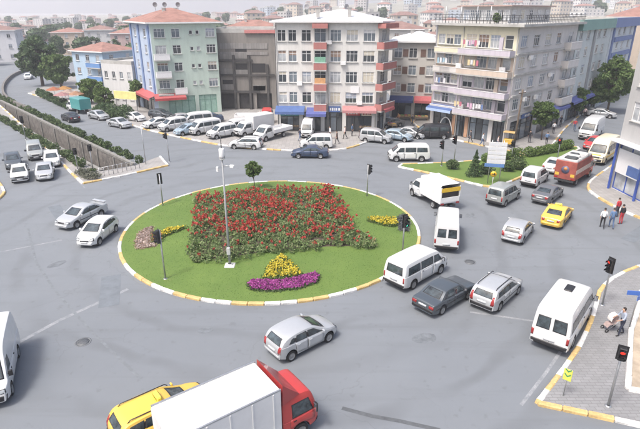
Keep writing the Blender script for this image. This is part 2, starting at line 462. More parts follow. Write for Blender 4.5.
K3 = smooth_line([(75,102),(44,67),(31.0,53.5),(26.5,48.5),(26.2,44.7),(27.0,40.0),(30,35.5),(40,34)])
slab('pavement', [tuple(p) for p in K3] + [(110,40),(110,102)], PZ, PAVER2)
kerb(K3, 'wy', 'painted kerb beside the blue framed shop', step=1.2)
K4a = smooth_line([(34,33.2),(24,32.4),(18.4,29.2),(16.0,25.4),(13.8,22.4),(11.8,20.2),(9.8,18.1)])
K4b = [Vector((9.8,18.1)), Vector((13.7,16.8)), Vector((26,12.6))]
slab('pavement', [tuple(p) for p in K4a] + [(13.7,16.8),(26,12.6),(40,12.6)], PZ, PAVER)
kerb(K4a, 'wy', 'curved painted kerb beside the white minibus', start=1)
kerb(K4b, 'ywy', 'straight painted kerb at the corner of the refuge', run=3)
bedE = [(14.3,18.9),(17.1,23.6),(19.4,26.6),(30,26),(30,14.5)]
tag(MB().prism(bedE, PZ - .05, PZ + .03).build('planting_bed_soil', EARTH), kind='structure')
kerb([Vector((30,14.5)), Vector(bedE[0]), Vector(bedE[1]), Vector(bedE[2]), Vector((30,26))], 'w', 'white edging of the bare earth bed', z=PZ - .03)
K5 = smooth_line([(-30.0,38.5),(-29.9,44.7),(-31.2,48.0),(-46,64.0),(-70,92)])
slab('pavement', [tuple(p) for p in K5] + [(-90,92),(-90,38.5)], PZ, PAVER2)
kerb(K5, 'wy', 'painted kerb at the corner by the waiting cars', step=1.2)
k6 = [G(0,106), G(28,131), G(56,157), G(72,174), G(83,184)]
K6 = [Vector((p.x, p.y)) for p in k6]; K6b = [K6[-1], Vector(G(120,177)[:2]), Vector(G(168,166)[:2]), Vector(G(160,157)[:2])]
slab('pavement', [tuple(p) for p in K6] + [tuple(p) for p in K6b[1:]] + [tuple(CANAL_FAR[0] + Vector((.3, -.25)))] + [tuple(p) for p in offset_line(CANAL_FAR, 3.65)[:6]], PZ - .03, PAVER2)
kerb(K6, 'wy', 'painted kerb along the canal side of the waiting lane')
kerb(K6b, 'ywwy', 'painted kerb across the end of the canal')

# roundabout
RC, RR = Vector((-3.85, 38.2)), 11.75
ring = [RC + Vector((math.cos(a), math.sin(a))) * RR for a in [i * 2 * math.pi / 74 for i in range(74)]]
kerb(ring, 'wy', 'white and yellow painted kerb ring of the roundabout', closed=True)
def mound(x, y): 
    r = (Vector((x, y)) - RC).length / RR
    return .14 + .42 * max(0, 1 - r * r) ** 1.2
mb = MB(); vs_ = [(RC.x, RC.y, mound(RC.x, RC.y))]; NR, NA = 16, 74
for i in range(1, NR + 1):
    for k in range(NA):
        r = (RR - .1) * i / NR; a = 2 * math.pi * k / NA
        x, y = RC.x + r * math.cos(a), RC.y + r * math.sin(a); vs_.append((x, y, mound(x, y)))
fs = [(0, 1 + k, 1 + (k + 1) % NA) for k in range(NA)]
for i in range(NR - 1):
    for k in range(NA):
        a = 1 + i * NA; b = a + NA; fs.append((a + k, b + k, b + (k + 1) % NA, a + (k + 1) % NA))
mb.add(vs_, fs, 0, True); tag(mb.build('roundabout_lawn', LAWN), kind='structure')

# median with lawn
KM = [Vector(p) for p in ((8.9,55.3),(11.9,52.9),(16.4,48.6),(17.3,48.3),(18.4,48.9),(24,54.0),(33,63.2),(33.2,64.2),(32.2,64.4),(27.0,61.0),(21.3,58.6),(14.9,56.9),(9.4,56.3))]
kerb(KM, 'wy', 'painted kerb round the planted median', closed=True)
mb = MB(); mb.prism(offset_line(KM, .08), -.01, .12); tag(mb.build('median_lawn', LAWN), kind='structure')

# road paint, dark lines, patches and repairs
def strip(name, pts, w, z, mat, lab=None):
    pts = [Vector((p[0], p[1])) for p in pts]; l = offset_line(pts, w / 2); r = offset_line(pts, -w / 2)
    mb = MB()
    for i in range(len(pts) - 1): mb.add([(*r[i], z), (*r[i+1], z), (*l[i+1], z), (*l[i], z)], [(0,1,2,3)])
    return tag(mb.build(name, mat), kind='structure')
def gl(*pp): return [G(*p)[:2] for p in pp]
strip('lane_line', gl((14,345),(60,320),(128,289)), .26, .004, LINE)
strip('lane_line', gl((521,405),(545,374),(563,348),(577,318)), .16, .004, LINE)
strip('stop_line', gl((0,252),(62,240)), .16, .004, LINE)
strip('lane_line', gl((85,188),(60,163),(35,138)), .13, .008, LINE)
strip('stop_line', gl((470,312),(540,322)), .16, .004, LINE)
DARK_LINE = M('strong_dark_line', (.085, .092, .1), .8, .25, 3)
strip('dark_road_line', gl((342,408),(372,416),(400,421),(440,430)), .22, .004, DARK_LINE)  # plain dark line across the asphalt
strip('dark_road_line', gl((28,228),(36,262),(56,292),(90,330),(140,378)), .16, .008, M('faint_dark_line', (.15, .165, .18), .8, .2, 3))  # fainter dark curve on the asphalt
PATCH = M('asphalt_patch', (.135, .149, .164), .9, .3, 2.5)
for (px, py, w, l, rz) in ((57,264,.7,1.4,.9),(425,338,.9,1.4,.3),(205,330,.6,.9,.2),(470,215,.7,1.2,.9)):
    c = G(px, py); mb = MB(); n = 14
    poly = [(c.x + math.cos(rz)*l/2*math.cos(a)*random.uniform(.85,1.1) - math.sin(rz)*w/2*math.sin(a), c.y + math.sin(rz)*l/2*math.cos(a) + math.cos(rz)*w/2*math.sin(a)*random.uniform(.85,1.1)) for a in [i*2*math.pi/n for i in range(n)]]
    mb.prism(poly, .001, .006, 0, False); tag(mb.build('asphalt_patch', PATCH), kind='structure')
# square trench repairs with tarred edges
for (px, py, w, l, rz) in ((110,290,1.2,4.0,1.9),(60,215,1.0,5.5,2.2),(640,232,1.0,5,.7)):
    c = G(px, py); u = Vector((math.cos(rz), math.sin(rz))); n = Vector((-u.y, u.x)); c = Vector((c.x, c.y))
    mb = MB(); mb.prism([tuple(c + u*a*l/2 + n*b*w/2) for a, b in ((-1,-1),(1,-1.04),(.98,1),(-1.02,.97))], .001, .0055, 0, False); tag(mb.build('trench_repair', M('trench_repair_asphalt', (.14,.158,.178), .88, .15, 1.6)), kind='structure')
def manhole(px, py, where):
    c = G(px, py); root = empty('manhole_cover', (c.x, c.y, 0)); tag(root, 'round iron manhole cover in the asphalt ' + where, 'manhole cover')
    MB().lathe([(.42,.0),(.42,.012),(.34,.012),(.34,.004)], 24).build('rim', M('worn_iron', (.13,.14,.15), .7), root)
    mb = MB(); mb.lathe([(.33,.001),(.33,.010),(.001,.010)], 24)
    for i in range(-3, 4): mb.box((i * .08, 0, .012), (.03, .5 - abs(i) * .06, .006))
    mb.build('cover_plate', M('cast_iron', (.13, .138, .146), .6, .2, 8, metal=.4), root)
manhole(83, 342, 'beside the faint white line')
manhole(470, 262, 'behind the tall white van')
# ================================================================== buildings
WIN = {}
CURT = [M('white_net_curtain', (.52,.52,.53), .8, .2, 3), M('cream_blind', (.5,.46,.38), .8, .15, 3), M('grey_blue_curtain', (.3,.34,.4), .8, .2, 3), M('brown_curtain', (.25,.18,.14), .8, .2, 3)]
def window_mesh(w, h, cols, fr):
    key = (round(w, 2), round(h, 2), cols, fr.name)
    if key in WIN: return WIN[key]
    mb = MB(); t = .06
    for x in (-w/2 + t/2, w/2 - t/2): mb.box((x, .10, h/2), (t, .07, h))
    for z in (t/2, h - t/2): mb.box((0, .10, z), (w - 2*t, .07, t))
    for i in range(1, cols): mb.box((-w/2 + w*i/cols, .095, h/2), (.05, .05, h - 2*t))
    if h > 1.2: mb.box((0, .1, h * .72), (w - 2*t, .045, .045))
    me = mb.mesh('window', fr)
    g = MB(); g.box((0, .115, h/2), (w - .02, .012, h - .02)); 
    s = MB(); s.box((0, -.05, -.04), (w + .2, .22, .07))
    WIN[key] = (me, g, s.mesh('sill', CONC), {}); return WIN[key]
def put_window(root, base, ang, s, z, w, h, cols=2, fr=None, glass=None, sill=True):
    fr = fr or WHITE
    me, g, sl, cache = window_mesh(w, h, cols, fr)
    glass = glass or random.choice([GLASS, GLASS, GLASS_C, GLASS_C, GLASS_B, GLASS_B])
    if glass.name not in cache: cache[glass.name] = g.mesh('pane', glass)
    u = Vector((math.cos(ang), math.sin(ang), 0))
    o = ob('window', me, root, base + u * s + Vector((0, 0, z)), ang)
    ob('pane', cache[glass.name], o)
    if sill: ob('sill', sl, o)
    if h > 1.1 and random.random() < .42:
        f_ = random.choice((.3, .45, .6, .95)); cm = random.choice(CURT); ck = ('blind', f_, cm.name)
        if ck not in cache:
            b_ = MB(); b_.box((0, .104, h * (1 - f_/2)), (w - .12, .006, h * f_ - .1)); cache[ck] = b_.mesh('blind', cm)
        ob('blind', cache[ck], o)
    return o
def wall_panel(L, H, ops, th=.22):
    """wall in local x,z with real openings; openings (s0, s1, z0, z1); outside is -y"""
    xs = sorted({0.0, L} | {round(v, 4) for o in ops for v in o[:2]}); zs = sorted({0.0, H} | {round(v, 4) for o in ops for v in o[2:4]})
    mb = MB()
    for i in range(len(xs) - 1):
        for j in range(len(zs) - 1):
            cx, cz = (xs[i] + xs[i+1]) / 2, (zs[j] + zs[j+1]) / 2
            if any(o[0] < cx < o[1] and o[2] < cz < o[3] for o in ops): continue
            mb.add([(xs[i],0,zs[j]),(xs[i+1],0,zs[j]),(xs[i+1],0,zs[j+1]),(xs[i],0,zs[j+1])], [(0,1,2,3)])
    for s0, s1, z0, z1 in ops:
        q = [(s0,0,z0),(s1,0,z0),(s1,0,z1),(s0,0,z1),(s0,th,z0),(s1,th,z0),(s1,th,z1),(s0,th,z1)]
        mb.add(q, [(0,4,5,1),(1,5,6,2),(2,6,7,3),(3,7,4,0)])
    return mb
class Bld:
    """footprint counter-clockwise; side i runs from pts[i] to pts[i+1] and faces right of that direction"""
    def __init__(s, name, label, pts, H, cat='building', group=None):
        s.p = [Vector((p[0], p[1], 0)) for p in pts]; s.H = H
        s.root = empty(name, s.p[0]); tag(s.root, label, cat, group)
    def side(s, i):
        a = s.p[i]; b = s.p[(i+1) % len(s.p)]; d = b - a
        return a - s.p[0], math.atan2(d.y, d.x), d.length
    def wall(s, i, mat, wins=(), holes=(), z0=0.0, z1=None, name='wall'):
        """wins: (centre_s, z, w, h, cols[, glass]) ; holes: bare openings (s0,s1,z0,z1)"""
        base, ang, L = s.side(i); z1 = z1 or s.H
        ops = [(w[0]-w[2]/2, w[0]+w[2]/2, w[1]-z0, w[1]+w[3]-z0) for w in wins] + [(h[0], h[1], h[2]-z0, h[3]-z0) for h in holes]
        wall_panel(L, z1 - z0, ops).build(name, mat, s.root, base + Vector((0,0,z0)), ang)
        for w in wins: put_window(s.root, base, ang, w[0], w[1], w[2], w[3], w[4], glass=w[5] if len(w) > 5 else None)
    def add(s, i, name, mb, mat, sx=0.0, z=0.0, parent=None):
        base, ang, L = s.side(i); u = Vector((math.cos(ang), math.sin(ang), 0))
        return mb.build(name, mat, s.root, base + u * sx + Vector((0,0,z)), ang)
    def local(s): return [(p - s.p[0]).to_2d() for p in s.p]
    def flat_roof(s, mat, par=.5, pmat=None, over=.0):
        poly = s.local(); o = offset_line_closed(poly, -over) if over else poly
        MB().prism(o, s.H + .003, s.H + .2).build('roof', mat, s.root)
        if par:
            inn = offset_line_closed(poly, .25); n = len(poly)
            for k in range(n):
                a, b, c, d = poly[k], poly[(k+1)%n], inn[(k+1)%n], inn[k]
                MB().prism([a, b, c, d], s.H + .203, s.H + .2 + par).build('parapet', pmat or mat, s.root)
    def hip_roof(s, mat, rise=1.8, over=.7, fascia=WHITE):
        poly = offset_line_closed(s.local(), -over)
        MB().prism(poly, s.H + .004, s.H + .22).build('eaves', fascia, s.root)
        q = offset_line_closed(poly, .04)
        l0 = (q[1] - q[0]).length; l1 = (q[2] - q[1]).length
        if len(q) == 4:
            if l0 >= l1: r0 = (q[0] + q[3]) / 2; r1 = (q[1] + q[2]) / 2
            else: r0 = (q[0] + q[1]) / 2; r1 = (q[2] + q[3]) / 2
            k = min(l0, l1) / max(l0, l1) * .5
            a, b = r0.lerp(r1, k), r1.lerp(r0, k); z = s.H + .222
            v = [(*p, z) for p in q] + [(*a, z + rise), (*b, z + rise)]
            f = [(0,1,5,4),(1,2,5),(2,3,4,5),(3,0,4)] if l0 >= l1 else [(0,1,4),(1,2,5,4),(2,3,5),(3,0,4,5)]
            mb = MB().add(v, f)
        else:
            c = sum(q, Vector((0, 0))) / len(q); z = s.H + .222
            mb = MB().add([(*p, z) for p in q] + [(*c, z + rise)], [(k, (k+1) % len(q), len(q)) for k in range(len(q))])
        s.roof = mb.build('roof', mat, s.root)
        for e in range(2):
            c = q[0].lerp(q[2], .38 + .25 * e); ch = MB(); ch.box((c.x, c.y, s.H + rise * .62 + .3), (.5, .45, 1.2)); ch.box((c.x, c.y, s.H + rise * .62 + .96), (.65, .6, .1))
            ch.build('chimney', CONC, s.roof)
def offset_line_closed(poly, d):
    n = len(poly); out = []
    for i in range(n):
        a, b, c = poly[i-1], poly[i], poly[(i+1) % n]
        t1 = (b - a).normalized(); t2 = (c - b).normalized()
        n1 = Vector((-t1.y, t1.x)); n2 = Vector((-t2.y, t2.x)); m = (n1 + n2)
        m = m / max(.3, m.dot(n1)); out.append(b + m * d)
    return out
def balcony(b, i, s0, s1, z, d, pmat, par=1.0, railing=False):
    w = s1 - s0
    slab_ = MB(); slab_.box((w/2, -d/2, 0), (w, d, .18)); o = b.add(i, 'balcony', slab_, CONC, s0, z)
    if railing:
        r = MB(); k = int(w / .14)
        for e in range(k + 1): r.box((w * e / k, -d + .04, .09 + par/2), (.025, .025, par))
        r.box((w/2, -d + .04, .09 + par), (w, .05, .05)); ob('railing', r.mesh('railing', DARKSTEEL), o)
    else:
        p = MB(); p.box((w/2, -d + .05, .092 + par/2), (w, .1, par)); p.box((.05, -d/2 + .06, .092 + par/2), (.1, d - .12, par)); p.box((w - .05, -d/2 + .06, .092 + par/2), (.1, d - .12, par))
        ob('parapet', p.mesh('parapet', pmat), o)
        c = MB(); c.box((w/2, -d + .05, .125 + par), (w + .06, .16, .06)); ob('parapet_cap', c.mesh('parapet_cap', WHITE), o)
    return o
def awning(b, i, s0, s1, z, d, mat, drop=.7, name='awning', valance=None, stripes=0):
    w = s1 - s0; mb = MB()
    v = [(0,-.02,0),(w,-.02,0),(w,-d,-drop),(0,-d,-drop)]; v2 = [(x, y, zz - .05) for x, y, zz in v]
    mb.add(v + v2, [(0,3,2,1),(4,5,6,7),(0,1,5,4),(1,2,6,5),(2,3,7,6),(3,0,4,7)])
    o = b.add(i, name, mb, mat, s0, z)
    f = MB(); f.box((w/2, -d - .012, -drop - .2), (w, .02, .36)); ob('valance', f.mesh('valance', valance or mat), o)
    return o
def shop(b, i, s0, s1, z0, z1, fr=None, n=3, glass=None):
    """recessed glazed shop front between s0 and s1"""
    w = s1 - s0; h = z1 - z0; fr = fr or DARKSTEEL; mb = MB(); t = .09
    for k in range(n + 1): mb.box((lerp(t/2, w - t/2, k / n), .18, h/2), (t, .1, h))
    for z in (t/2, h * .74, h - t/2): mb.box((w/2, .18, z), (w, .06, t))
    o = b.add(i, 'shop_front', mb, fr, s0, z0)
    for k in range(n):
        g = MB(); g.box((w * (k + .5) / n, .2, h/2), (w / n - .1, .015, h - .1)); ob('pane', g.mesh('pane', glass or random.choice([GLASS, GLASS, GLASS_B])), o)
    return o
def signboard(b, i, s0, s1, z0, z1, mat, marks=None, name='shop_sign'):
    w = s1 - s0; h = z1 - z0; mb = MB(); mb.box((w/2, -.14, h/2), (w, .2, h)); o = b.add(i, name, mb, mat, s0, z0)
    if marks:
        m = MB(); x = w * .12; r_ = random.Random(int(s0 * 100))
        while x < w * .85:
            l = r_.uniform(.12, .3); m.box((x + l/2, -.247, h * .5), (l, .012, h * r_.uniform(.3, .5))); x += l + r_.uniform(.07, .16)
        ob('sign_marks', m.mesh('sign_marks', marks), o)
    return o
def satellite_dish(root, loc, rz):
    e = empty('satellite_dish', loc, rz, root)
    m = MB(); m.lathe([(.02,0),(.2,-.02),(.32,-.07),(.38,-.12),(.37,-.13),(.31,-.09),(.2,-.04),(.02,-.02)], 14, 'y', (0,0,.9)); 
    ob('dish', m.mesh('dish', M('dish_grey', (.24,.24,.25), .6)), e)
    p = MB(); p.tube([(0,.03,0),(0,.03,.9)], .03, 6); p.tube([(0,.05,.7),(0,-.1,.75),(0,-.35,.88)], .015, 5); ob('stand', p.mesh('stand', STEEL), e)

def quad_from(A, B, depth):
    """footprint from the front wall A->B (left to right as seen), going back"""
    A = Vector(A[:2]); B = Vector(B[:2]); u = (B - A).normalized(); n = Vector((-u.y, u.x))
    return [A, B, B + n * depth, A + n * depth]
UPF = 3.0

# ---- green and blue apartment block with the red hip roof
gC, gR, gL = G(160,117), G(222,112.5), G(140,106)
f = [gC, gR, gR + (gL - gC), gL]
B1 = Bld('green_apartment_block', 'pale green apartment block with blue striped side and red hip roof', f, 14.5, 'building')
GREEN = plaster('pale_green_plaster', (.46,.55,.49)); BLU = plaster('pale_blue_plaster', (.38,.45,.56)); BLU2 = plaster('strong_blue_plaster', (.17,.24,.41))
GSH = M('pale_green_shutter', (.26,.40,.34), .6, .2, 1.5)
_, _, L0 = B1.side(0); _, _, L3 = B1.side(3)
wz = [4.5, 7.2, 9.9, 12.4]
ws = []
for k, z in enumerate(wz):
    for fx, w, c in ((.13, 1.7, 3), (.37, 1.3, 2), (.90, 1.5, 3)): ws.append((L0 * fx, z, w, 1.35, c))
    for fx in (.60, .70): ws.append((L0 * fx, z + .45, .55, .6, 1))
B1.wall(0, GREEN, ws, [(L0*.16, L0*.58, .1, 3.2), (L0*.64, L0*.93, .1, 3.2)])
shop(B1, 0, L0*.16, L0*.58, .1, 3.2, M('green_shutter_frame', (.16,.30,.24)), 4, GSH); shop(B1, 0, L0*.64, L0*.93, .1, 3.2, M('green_shutter_frame', (.16,.30,.24)), 3, GSH)
B1.wall(3, BLU, [(L3 * fx, z, 1.2, 1.3, 2) for z in wz for fx in (.25, .72)], [(L3*.2, L3*.8, .1, 3.1)]); shop(B1, 3, L3*.2, L3*.8, .1, 3.1, None, 3)
B1.wall(1, GREEN); B1.wall(2, GREEN)
for fx in (.06, .45, .92):
    mb = MB(); mb.box((0, -.09, 8.7), (.8, .18, 11.0)); B1.add(3, 'pilaster', mb, BLU2, L3 * fx)
for k, z in enumerate(wz[:3]): balcony(B1, 0, .15, L0 * .24, z - .9, 1.1, WHITE, .85, k == 0)
balcony(B1, 0, L0*.27, L0*.46, wz[0] - .9, 1.0, WHITE, .85)
awning(B1, 0, -.6, L0 * .42, 3.75, 1.8, RED, .5, valance=M('awning_dark_red', (.36,.05,.05)))
awning(B1, 3, L3 * .3, L3 + .3, 3.7, 1.5, RED, .5)
B1.hip_roof(TILE_R, 2.1, .8)
mid = B1.local()[0].lerp(B1.local()[2], .5)
for dx in (-2.2, -.6, 1.6): satellite_dish(B1.root, (mid.x + dx, mid.y - .5, 16.4), random.uniform(-.4, .4))

# ---- unfinished concrete frame building
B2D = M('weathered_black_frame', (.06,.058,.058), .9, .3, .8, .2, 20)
f = quad_from(G(219,110), G(277,110), 11)
B2 = Bld('unfinished_block', 'grey unfinished concrete block with dark frame and bare infill walls', f, 12.9)
_, _, L0 = B2.side(0)
BLOCKS = brick_mat('bare_blockwork', (.20,.195,.19), (.30,.285,.275), (.15,.145,.14), 1.0, .45, .22, .95, .4)
B2.wall(0, plaster('bare_grey_render', (.22,.205,.19), .9), [], [(L0*.06, L0*.30, .2, 2.9), (L0*.36, L0*.60, .2, 2.9), (L0*.66, L0*.92, .2, 2.9)])
for k in (1, 2, 3): B2.wall(k, BLOCKS)
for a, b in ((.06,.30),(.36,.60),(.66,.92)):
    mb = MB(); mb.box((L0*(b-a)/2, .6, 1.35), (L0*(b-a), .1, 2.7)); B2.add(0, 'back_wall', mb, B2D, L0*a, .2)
for z, x0, x1 in ((8.4, .02, .62), (6.0, .04, .98), (3.2, .0, .72)):
    mb = MB(); mb.box((L0*(x0+x1)/2, -.13, z), (L0*(x1-x0), .26, .36)); B2.add(0, 'beam', mb, B2D)
for x, z1 in ((.05, 7.6), (.30, 9.3), (.56, 9.3), (.86, 7.8)):
    mb = MB(); mb.box((L0*x, -.16, z1/2), (.38, .32, z1)); B2.add(0, 'column', mb, B2D)
for z, hgt in ((10.8, .9), (9.6, .5)):
    mb = MB(); mb.box((L0*.45, -.04, z), (L0*.86, .08, hgt)); B2.add(0, 'infill_panel', mb, BLOCKS)
for k in range(7):
    mb = MB(); mb.box((0, -.05, 0), (L0*.2, .1, .95)); B2.add(0, 'infill_panel', mb, BLOCKS, L0*random.choice((.18,.43,.71)), 3.9 + (k % 3) * 2.6 + random.uniform(-.2,.2))
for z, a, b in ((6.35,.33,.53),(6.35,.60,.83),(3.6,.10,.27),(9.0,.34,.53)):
    mb = MB(); mb.box((L0*(b-a)/2,-.02,.55), (L0*(b-a),.04,1.5)); B2.add(0, 'bay_shade_panel', mb, M('open_bay_shade', (.03,.03,.032), .9), L0*a, z + .3)  # near-black panels on the closed wall stand in for shade inside open bays
B2.flat_roof(CONC, .5, CONC)
mb = MB(); mb.box((0, -.16, 0), (L0*.5, .3, .5)); B2.add(0, 'red_fascia', mb, M('faded_red', (.45,.18,.17)), L0*.76, 13.1)

# ---- white corner block with red balconies
yF = 73.0
f = [Vector((XW(278, yF), yF + .6, 0)), Vector((XW(375, yF), yF - .2, 0)), Vector((XW(385, yF + 2.4), yF + 2.4, 0)), Vector((XW(385, yF + 2.4) + .6, yF + 13, 0)), Vector((XW(278, yF) + .4, yF + 13.5, 0))]
B3 = Bld('white_corner_block', 'white five storey corner block with red balconies and low white roof', f, 14.9)
CREAM = plaster('off_white_plaster', (.61,.60,.575)); REDP = plaster('faded_red_plaster', (.40, .165, .15), .55)
_, _, L0 = B3.side(0); fz = [4.2, 7.0, 9.8, 12.5]
ws = []
for z in fz:
    for fx, w, c in ((.06,1.15,2),(.165,1.15,2),(.30,1.3,2),(.585,1.5,3),(.745,1.6,3),(.91,1.6,3)): ws.append((L0*fx, z, w, 1.5, c))
    ws.append((L0*.435, z - .25, 1.6, 1.9, 2))
B3.wall(0, CREAM, ws, [(L0*a, L0*b, .1, 2.9) for a, b in ((.03,.22),(.26,.44),(.48,.66),(.70,.96))])
for a, b in ((.03,.22),(.26,.44),(.48,.66),(.70,.96)): shop(B3, 0, L0*a, L0*b, .1, 2.9, None, 3)
_, _, L1 = B3.side(1)
B3.wall(1, CREAM, [(L1/2, z, 1.3, 1.5, 2) for z in fz], [(L1*.15, L1*.85, .1, 2.8)]); shop(B3, 1, L1*.15, L1*.85, .1, 2.8, None, 2)
_, _, L2 = B3.side(2)
B3.wall(2, CREAM, [(L2*fx, z, 1.3, 1.4, 2) for z in fz for fx in (.2,.5,.8)]); B3.wall(3, CREAM)
_, _, L4 = B3.side(4); B3.wall(4, CREAM, [(L4*fx, z, 1.2, 1.4, 2) for z in fz for fx in (.3,.7)])
ycol = [plaster('faded_pink_panel', (.55,.30,.28)), M('orange_cloth', (.5,.27,.12)), M('green_glass_panel', (.16,.33,.24)), None]
for k, z in enumerate(fz):
    balcony(B3, 0, L0*.375, L0*.50, z - 1.05, 1.2, REDP, .9)
    balcony(B3, 1, -.5, L1 + .5, z - 1.05, 1.1, REDP, .9)
    if k in (1, 2):
        mb = MB(); mb.box((0, -1.0, .9), (1.5, .04, 1.5)); B3.add(0, 'balcony_blind', mb, ycol[k], L0*.437, z - .9)
mb = MB(); mb.box((L0*.437, -.65, 14.5), (2.1, 1.3, .6)); B3.add(0, 'balcony_hood', mb, REDP)
mb = MB(); mb.box((L1/2, -.6, 14.5), (L1 + .8, 1.2, .6)); B3.add(1, 'balcony_hood', mb, REDP)
awning(B3, 0, -.2, L0*.28, 3.75, 1.5, BLUE, .6); awning(B3, 0, L0*.30, L0*.50, 3.55, 1.9, M('awning_violet_blue', (.08,.10,.28)), .6)
signboard(B3, 0, L0*.52, L0*.64, 2.95, 3.75, BLUE, WHITE); awning(B3, 0, L0*.66, L0*1.0, 3.85, 1.4, M('pink_red_awning', (.4,.19,.19)), .45)
awning(B3, 1, 0, L1, 3.85, 1.4, M('dull_red_awning', (.42,.11,.12)), .45)
mb = MB(); mb.box((L0*.78, -.06, 6.05), (1.2, .1, .9)); B3.add(0, 'air_conditioner', mb, WHITE)
ROOFW = M('white_sheet_roof', (.72,.73,.75), .45, .1, 1.2)
B3.hip_roof(ROOFW, 1.5, .7)
for k in range(3): satellite_dish(B3.root, (L0*(.3+.2*k), 5.5, 16.0), random.uniform(-.5,.5))

for a, b, z, m_ in ((.03,.22,2.35,M('sign_teal', (.06,.22,.24))),(.70,.84,2.5,M('sign_red', (.42,.06,.06))),(.855,.96,2.45,M('sign_cream', (.55,.5,.4)))):
    signboard(B3, 0, L0*a, L0*b, z, z + .5, m_, WHITE if m_.name != 'sign_cream' else RED)
for fx, z in ((.23,6.9),(.66,9.7),(.52,12.4),(.83,4.3)):
    mb = MB(); mb.box((0,-.3,0), (.75,.32,.5)); B3.add(0, 'air_conditioner', mb, WHITE, L0*fx, z)
for fx in (.005, .515, .995):
    mb = MB(); mb.tube([(0,-.07,.1),(0,-.07,14.6)], .06, 6); B3.add(0, 'drain_pipe', mb, CONC, L0*fx)
# ---- low brown and cream block set back, white roof
f = quad_from(Vector((XW(389,83.5), 83.5)), Vector((XW(437,82), 82.0)), 12)
B4 = Bld('set_back_block', 'cream and brown block set back behind the side street, white roof', f, 11.8)
_, _, L0 = B4.side(0)
B4.wall(0, plaster('beige_plaster', (.49,.475,.45)), [(L0*fx, z, 1.25, 1.5, 2) for z in (4.2,6.9,9.5) for fx in (.12,.42,.78)], [(L0*.05, L0*.45, .1, 2.9), (L0*.52, L0*.95, .1, 2.9)])
shop(B4, 0, L0*.05, L0*.45, .1, 2.9); shop(B4, 0, L0*.52, L0*.95, .1, 2.9)
for z in (4.4, 7.1, 9.7):
    for fx in (.27, .62):
        mb = MB(); mb.box((0, -.03, .55), (.8, .06, 1.1)); B4.add(0, 'brown_panel', mb, M('brown_cladding', (.13,.08,.065)), L0*fx, z)
for k in (1, 2, 3): B4.wall(k, plaster('beige_plaster', (.49,.475,.45)))
awning(B4, 0, 0, L0*.48, 3.7, 1.6, M('navy_awning', (.04,.06,.17)), .5); awning(B4, 0, L0*.5, L0, 3.7, 1.6, M('dull_red_awning', (.42,.11,.12)), .5)
B4.hip_roof(ROOFW, 1.2, .6)

# ---- big corner block with pastel balconies
bA, bB, bC = G(430,131.5), G(504,146.5), G(561,124.5)
f = [bA, bB, bC, bC + Vector((-6, 12, 0)), bA + Vector((2.5, 13, 0))]
B5 = Bld('balcony_block', 'large pale corner block with pastel balconies and shops below', f, 14.6)
PINKW = plaster('pale_pink_plaster', (.575,.555,.54)); LILAC = plaster('lilac_plaster', (.50,.46,.52), .45); PEACH = plaster('peach_plaster', (.54,.45,.38), .45); YEL = plaster('cream_yellow_plaster', (.64,.60,.46), .25)
_, _, L0 = B5.side(0); _, _, L1 = B5.side(1)
fz = [4.5, 7.1, 9.7, 12.2]
ws = []
for z in fz:
    for fx, w, c in ((.06,1.1,2),(.17,1.1,2),(.27,1.1,2)): ws.append((L0*fx, z, w, 1.3, c))
    for fx, w, c in ((.45,1.5,2),(.60,1.5,3),(.74,1.4,3),(.90,1.1,1)): ws.append((L0*fx, z - .2, w, 1.6, c))
B5.wall(0, PINKW, [], [(L0*a, L0*b, .1, 3.1) for a, b in ((.03,.30),(.36,.48),(.53,.78),(.83,.97))], 0.0, 3.3)
for k, (z0_, z1_, m_) in enumerate(((3.3,6.1,LILAC),(6.1,8.7,LILAC),(8.7,11.3,PEACH),(11.3,14.6,YEL))): B5.wall(0, m_, [w for w in ws if z0_ < w[1] < z1_], (), z0_, z1_)
for a, b in ((.03,.30),(.36,.48),(.53,.78),(.83,.97)): shop(B5, 0, L0*a, L0*b, .1, 3.1, None, 3)
ws = [(L1*fx, z, w, 1.4, c) for z in fz for fx, w, c in ((.09,1.75,3),(.28,1.75,3),(.47,1.75,3),(.66,1.5,2),(.88,1.6,2))]
B5.wall(1, PINKW, ws, [(L1*.05, L1*.42, .1, 3.0), (L1*.5, L1*.93, .1, 3.0)])
shop(B5, 1, L1*.05, L1*.42, .1, 3.0, None, 4); shop(B5, 1, L1*.5, L1*.93, .1, 3.0, None, 4)
for k in (2, 3, 4): B5.wall(k, PINKW)
bc = [LILAC, LILAC, PEACH, LILAC]
for k, z in enumerate(fz):
    balcony(B5, 0, L0*.36, L0*.985, z - 1.05, 1.3, bc[k], .62)
    balcony(B5, 0, .1, L0*.335, z - 1.05, .7, [PINKW, LILAC, PINKW, YEL][k], .55)
    mb = MB(); mb.box((L0/2, -.08, 0), (L0, .16, .22)); B5.add(0, 'floor_band', mb, CONC, 0, z + 1.56) if k < 3 else None
    mb = MB(); mb.box((L1/2, -.1, 0), (L1, .2, .22)); B5.add(1, 'floor_band', mb, CONC, 0, z - .75)
    balcony(B5, 1, L1*.78, L1*.99, z - .95, 1.0, PINKW, .9)
    mb = MB(); mb.box((L0*.82, -.12, .6), (.5, .22, 1.7)); B5.add(0, 'balcony_pier', mb, [LILAC,PEACH,PEACH,LILAC][k], 0, z - .3)
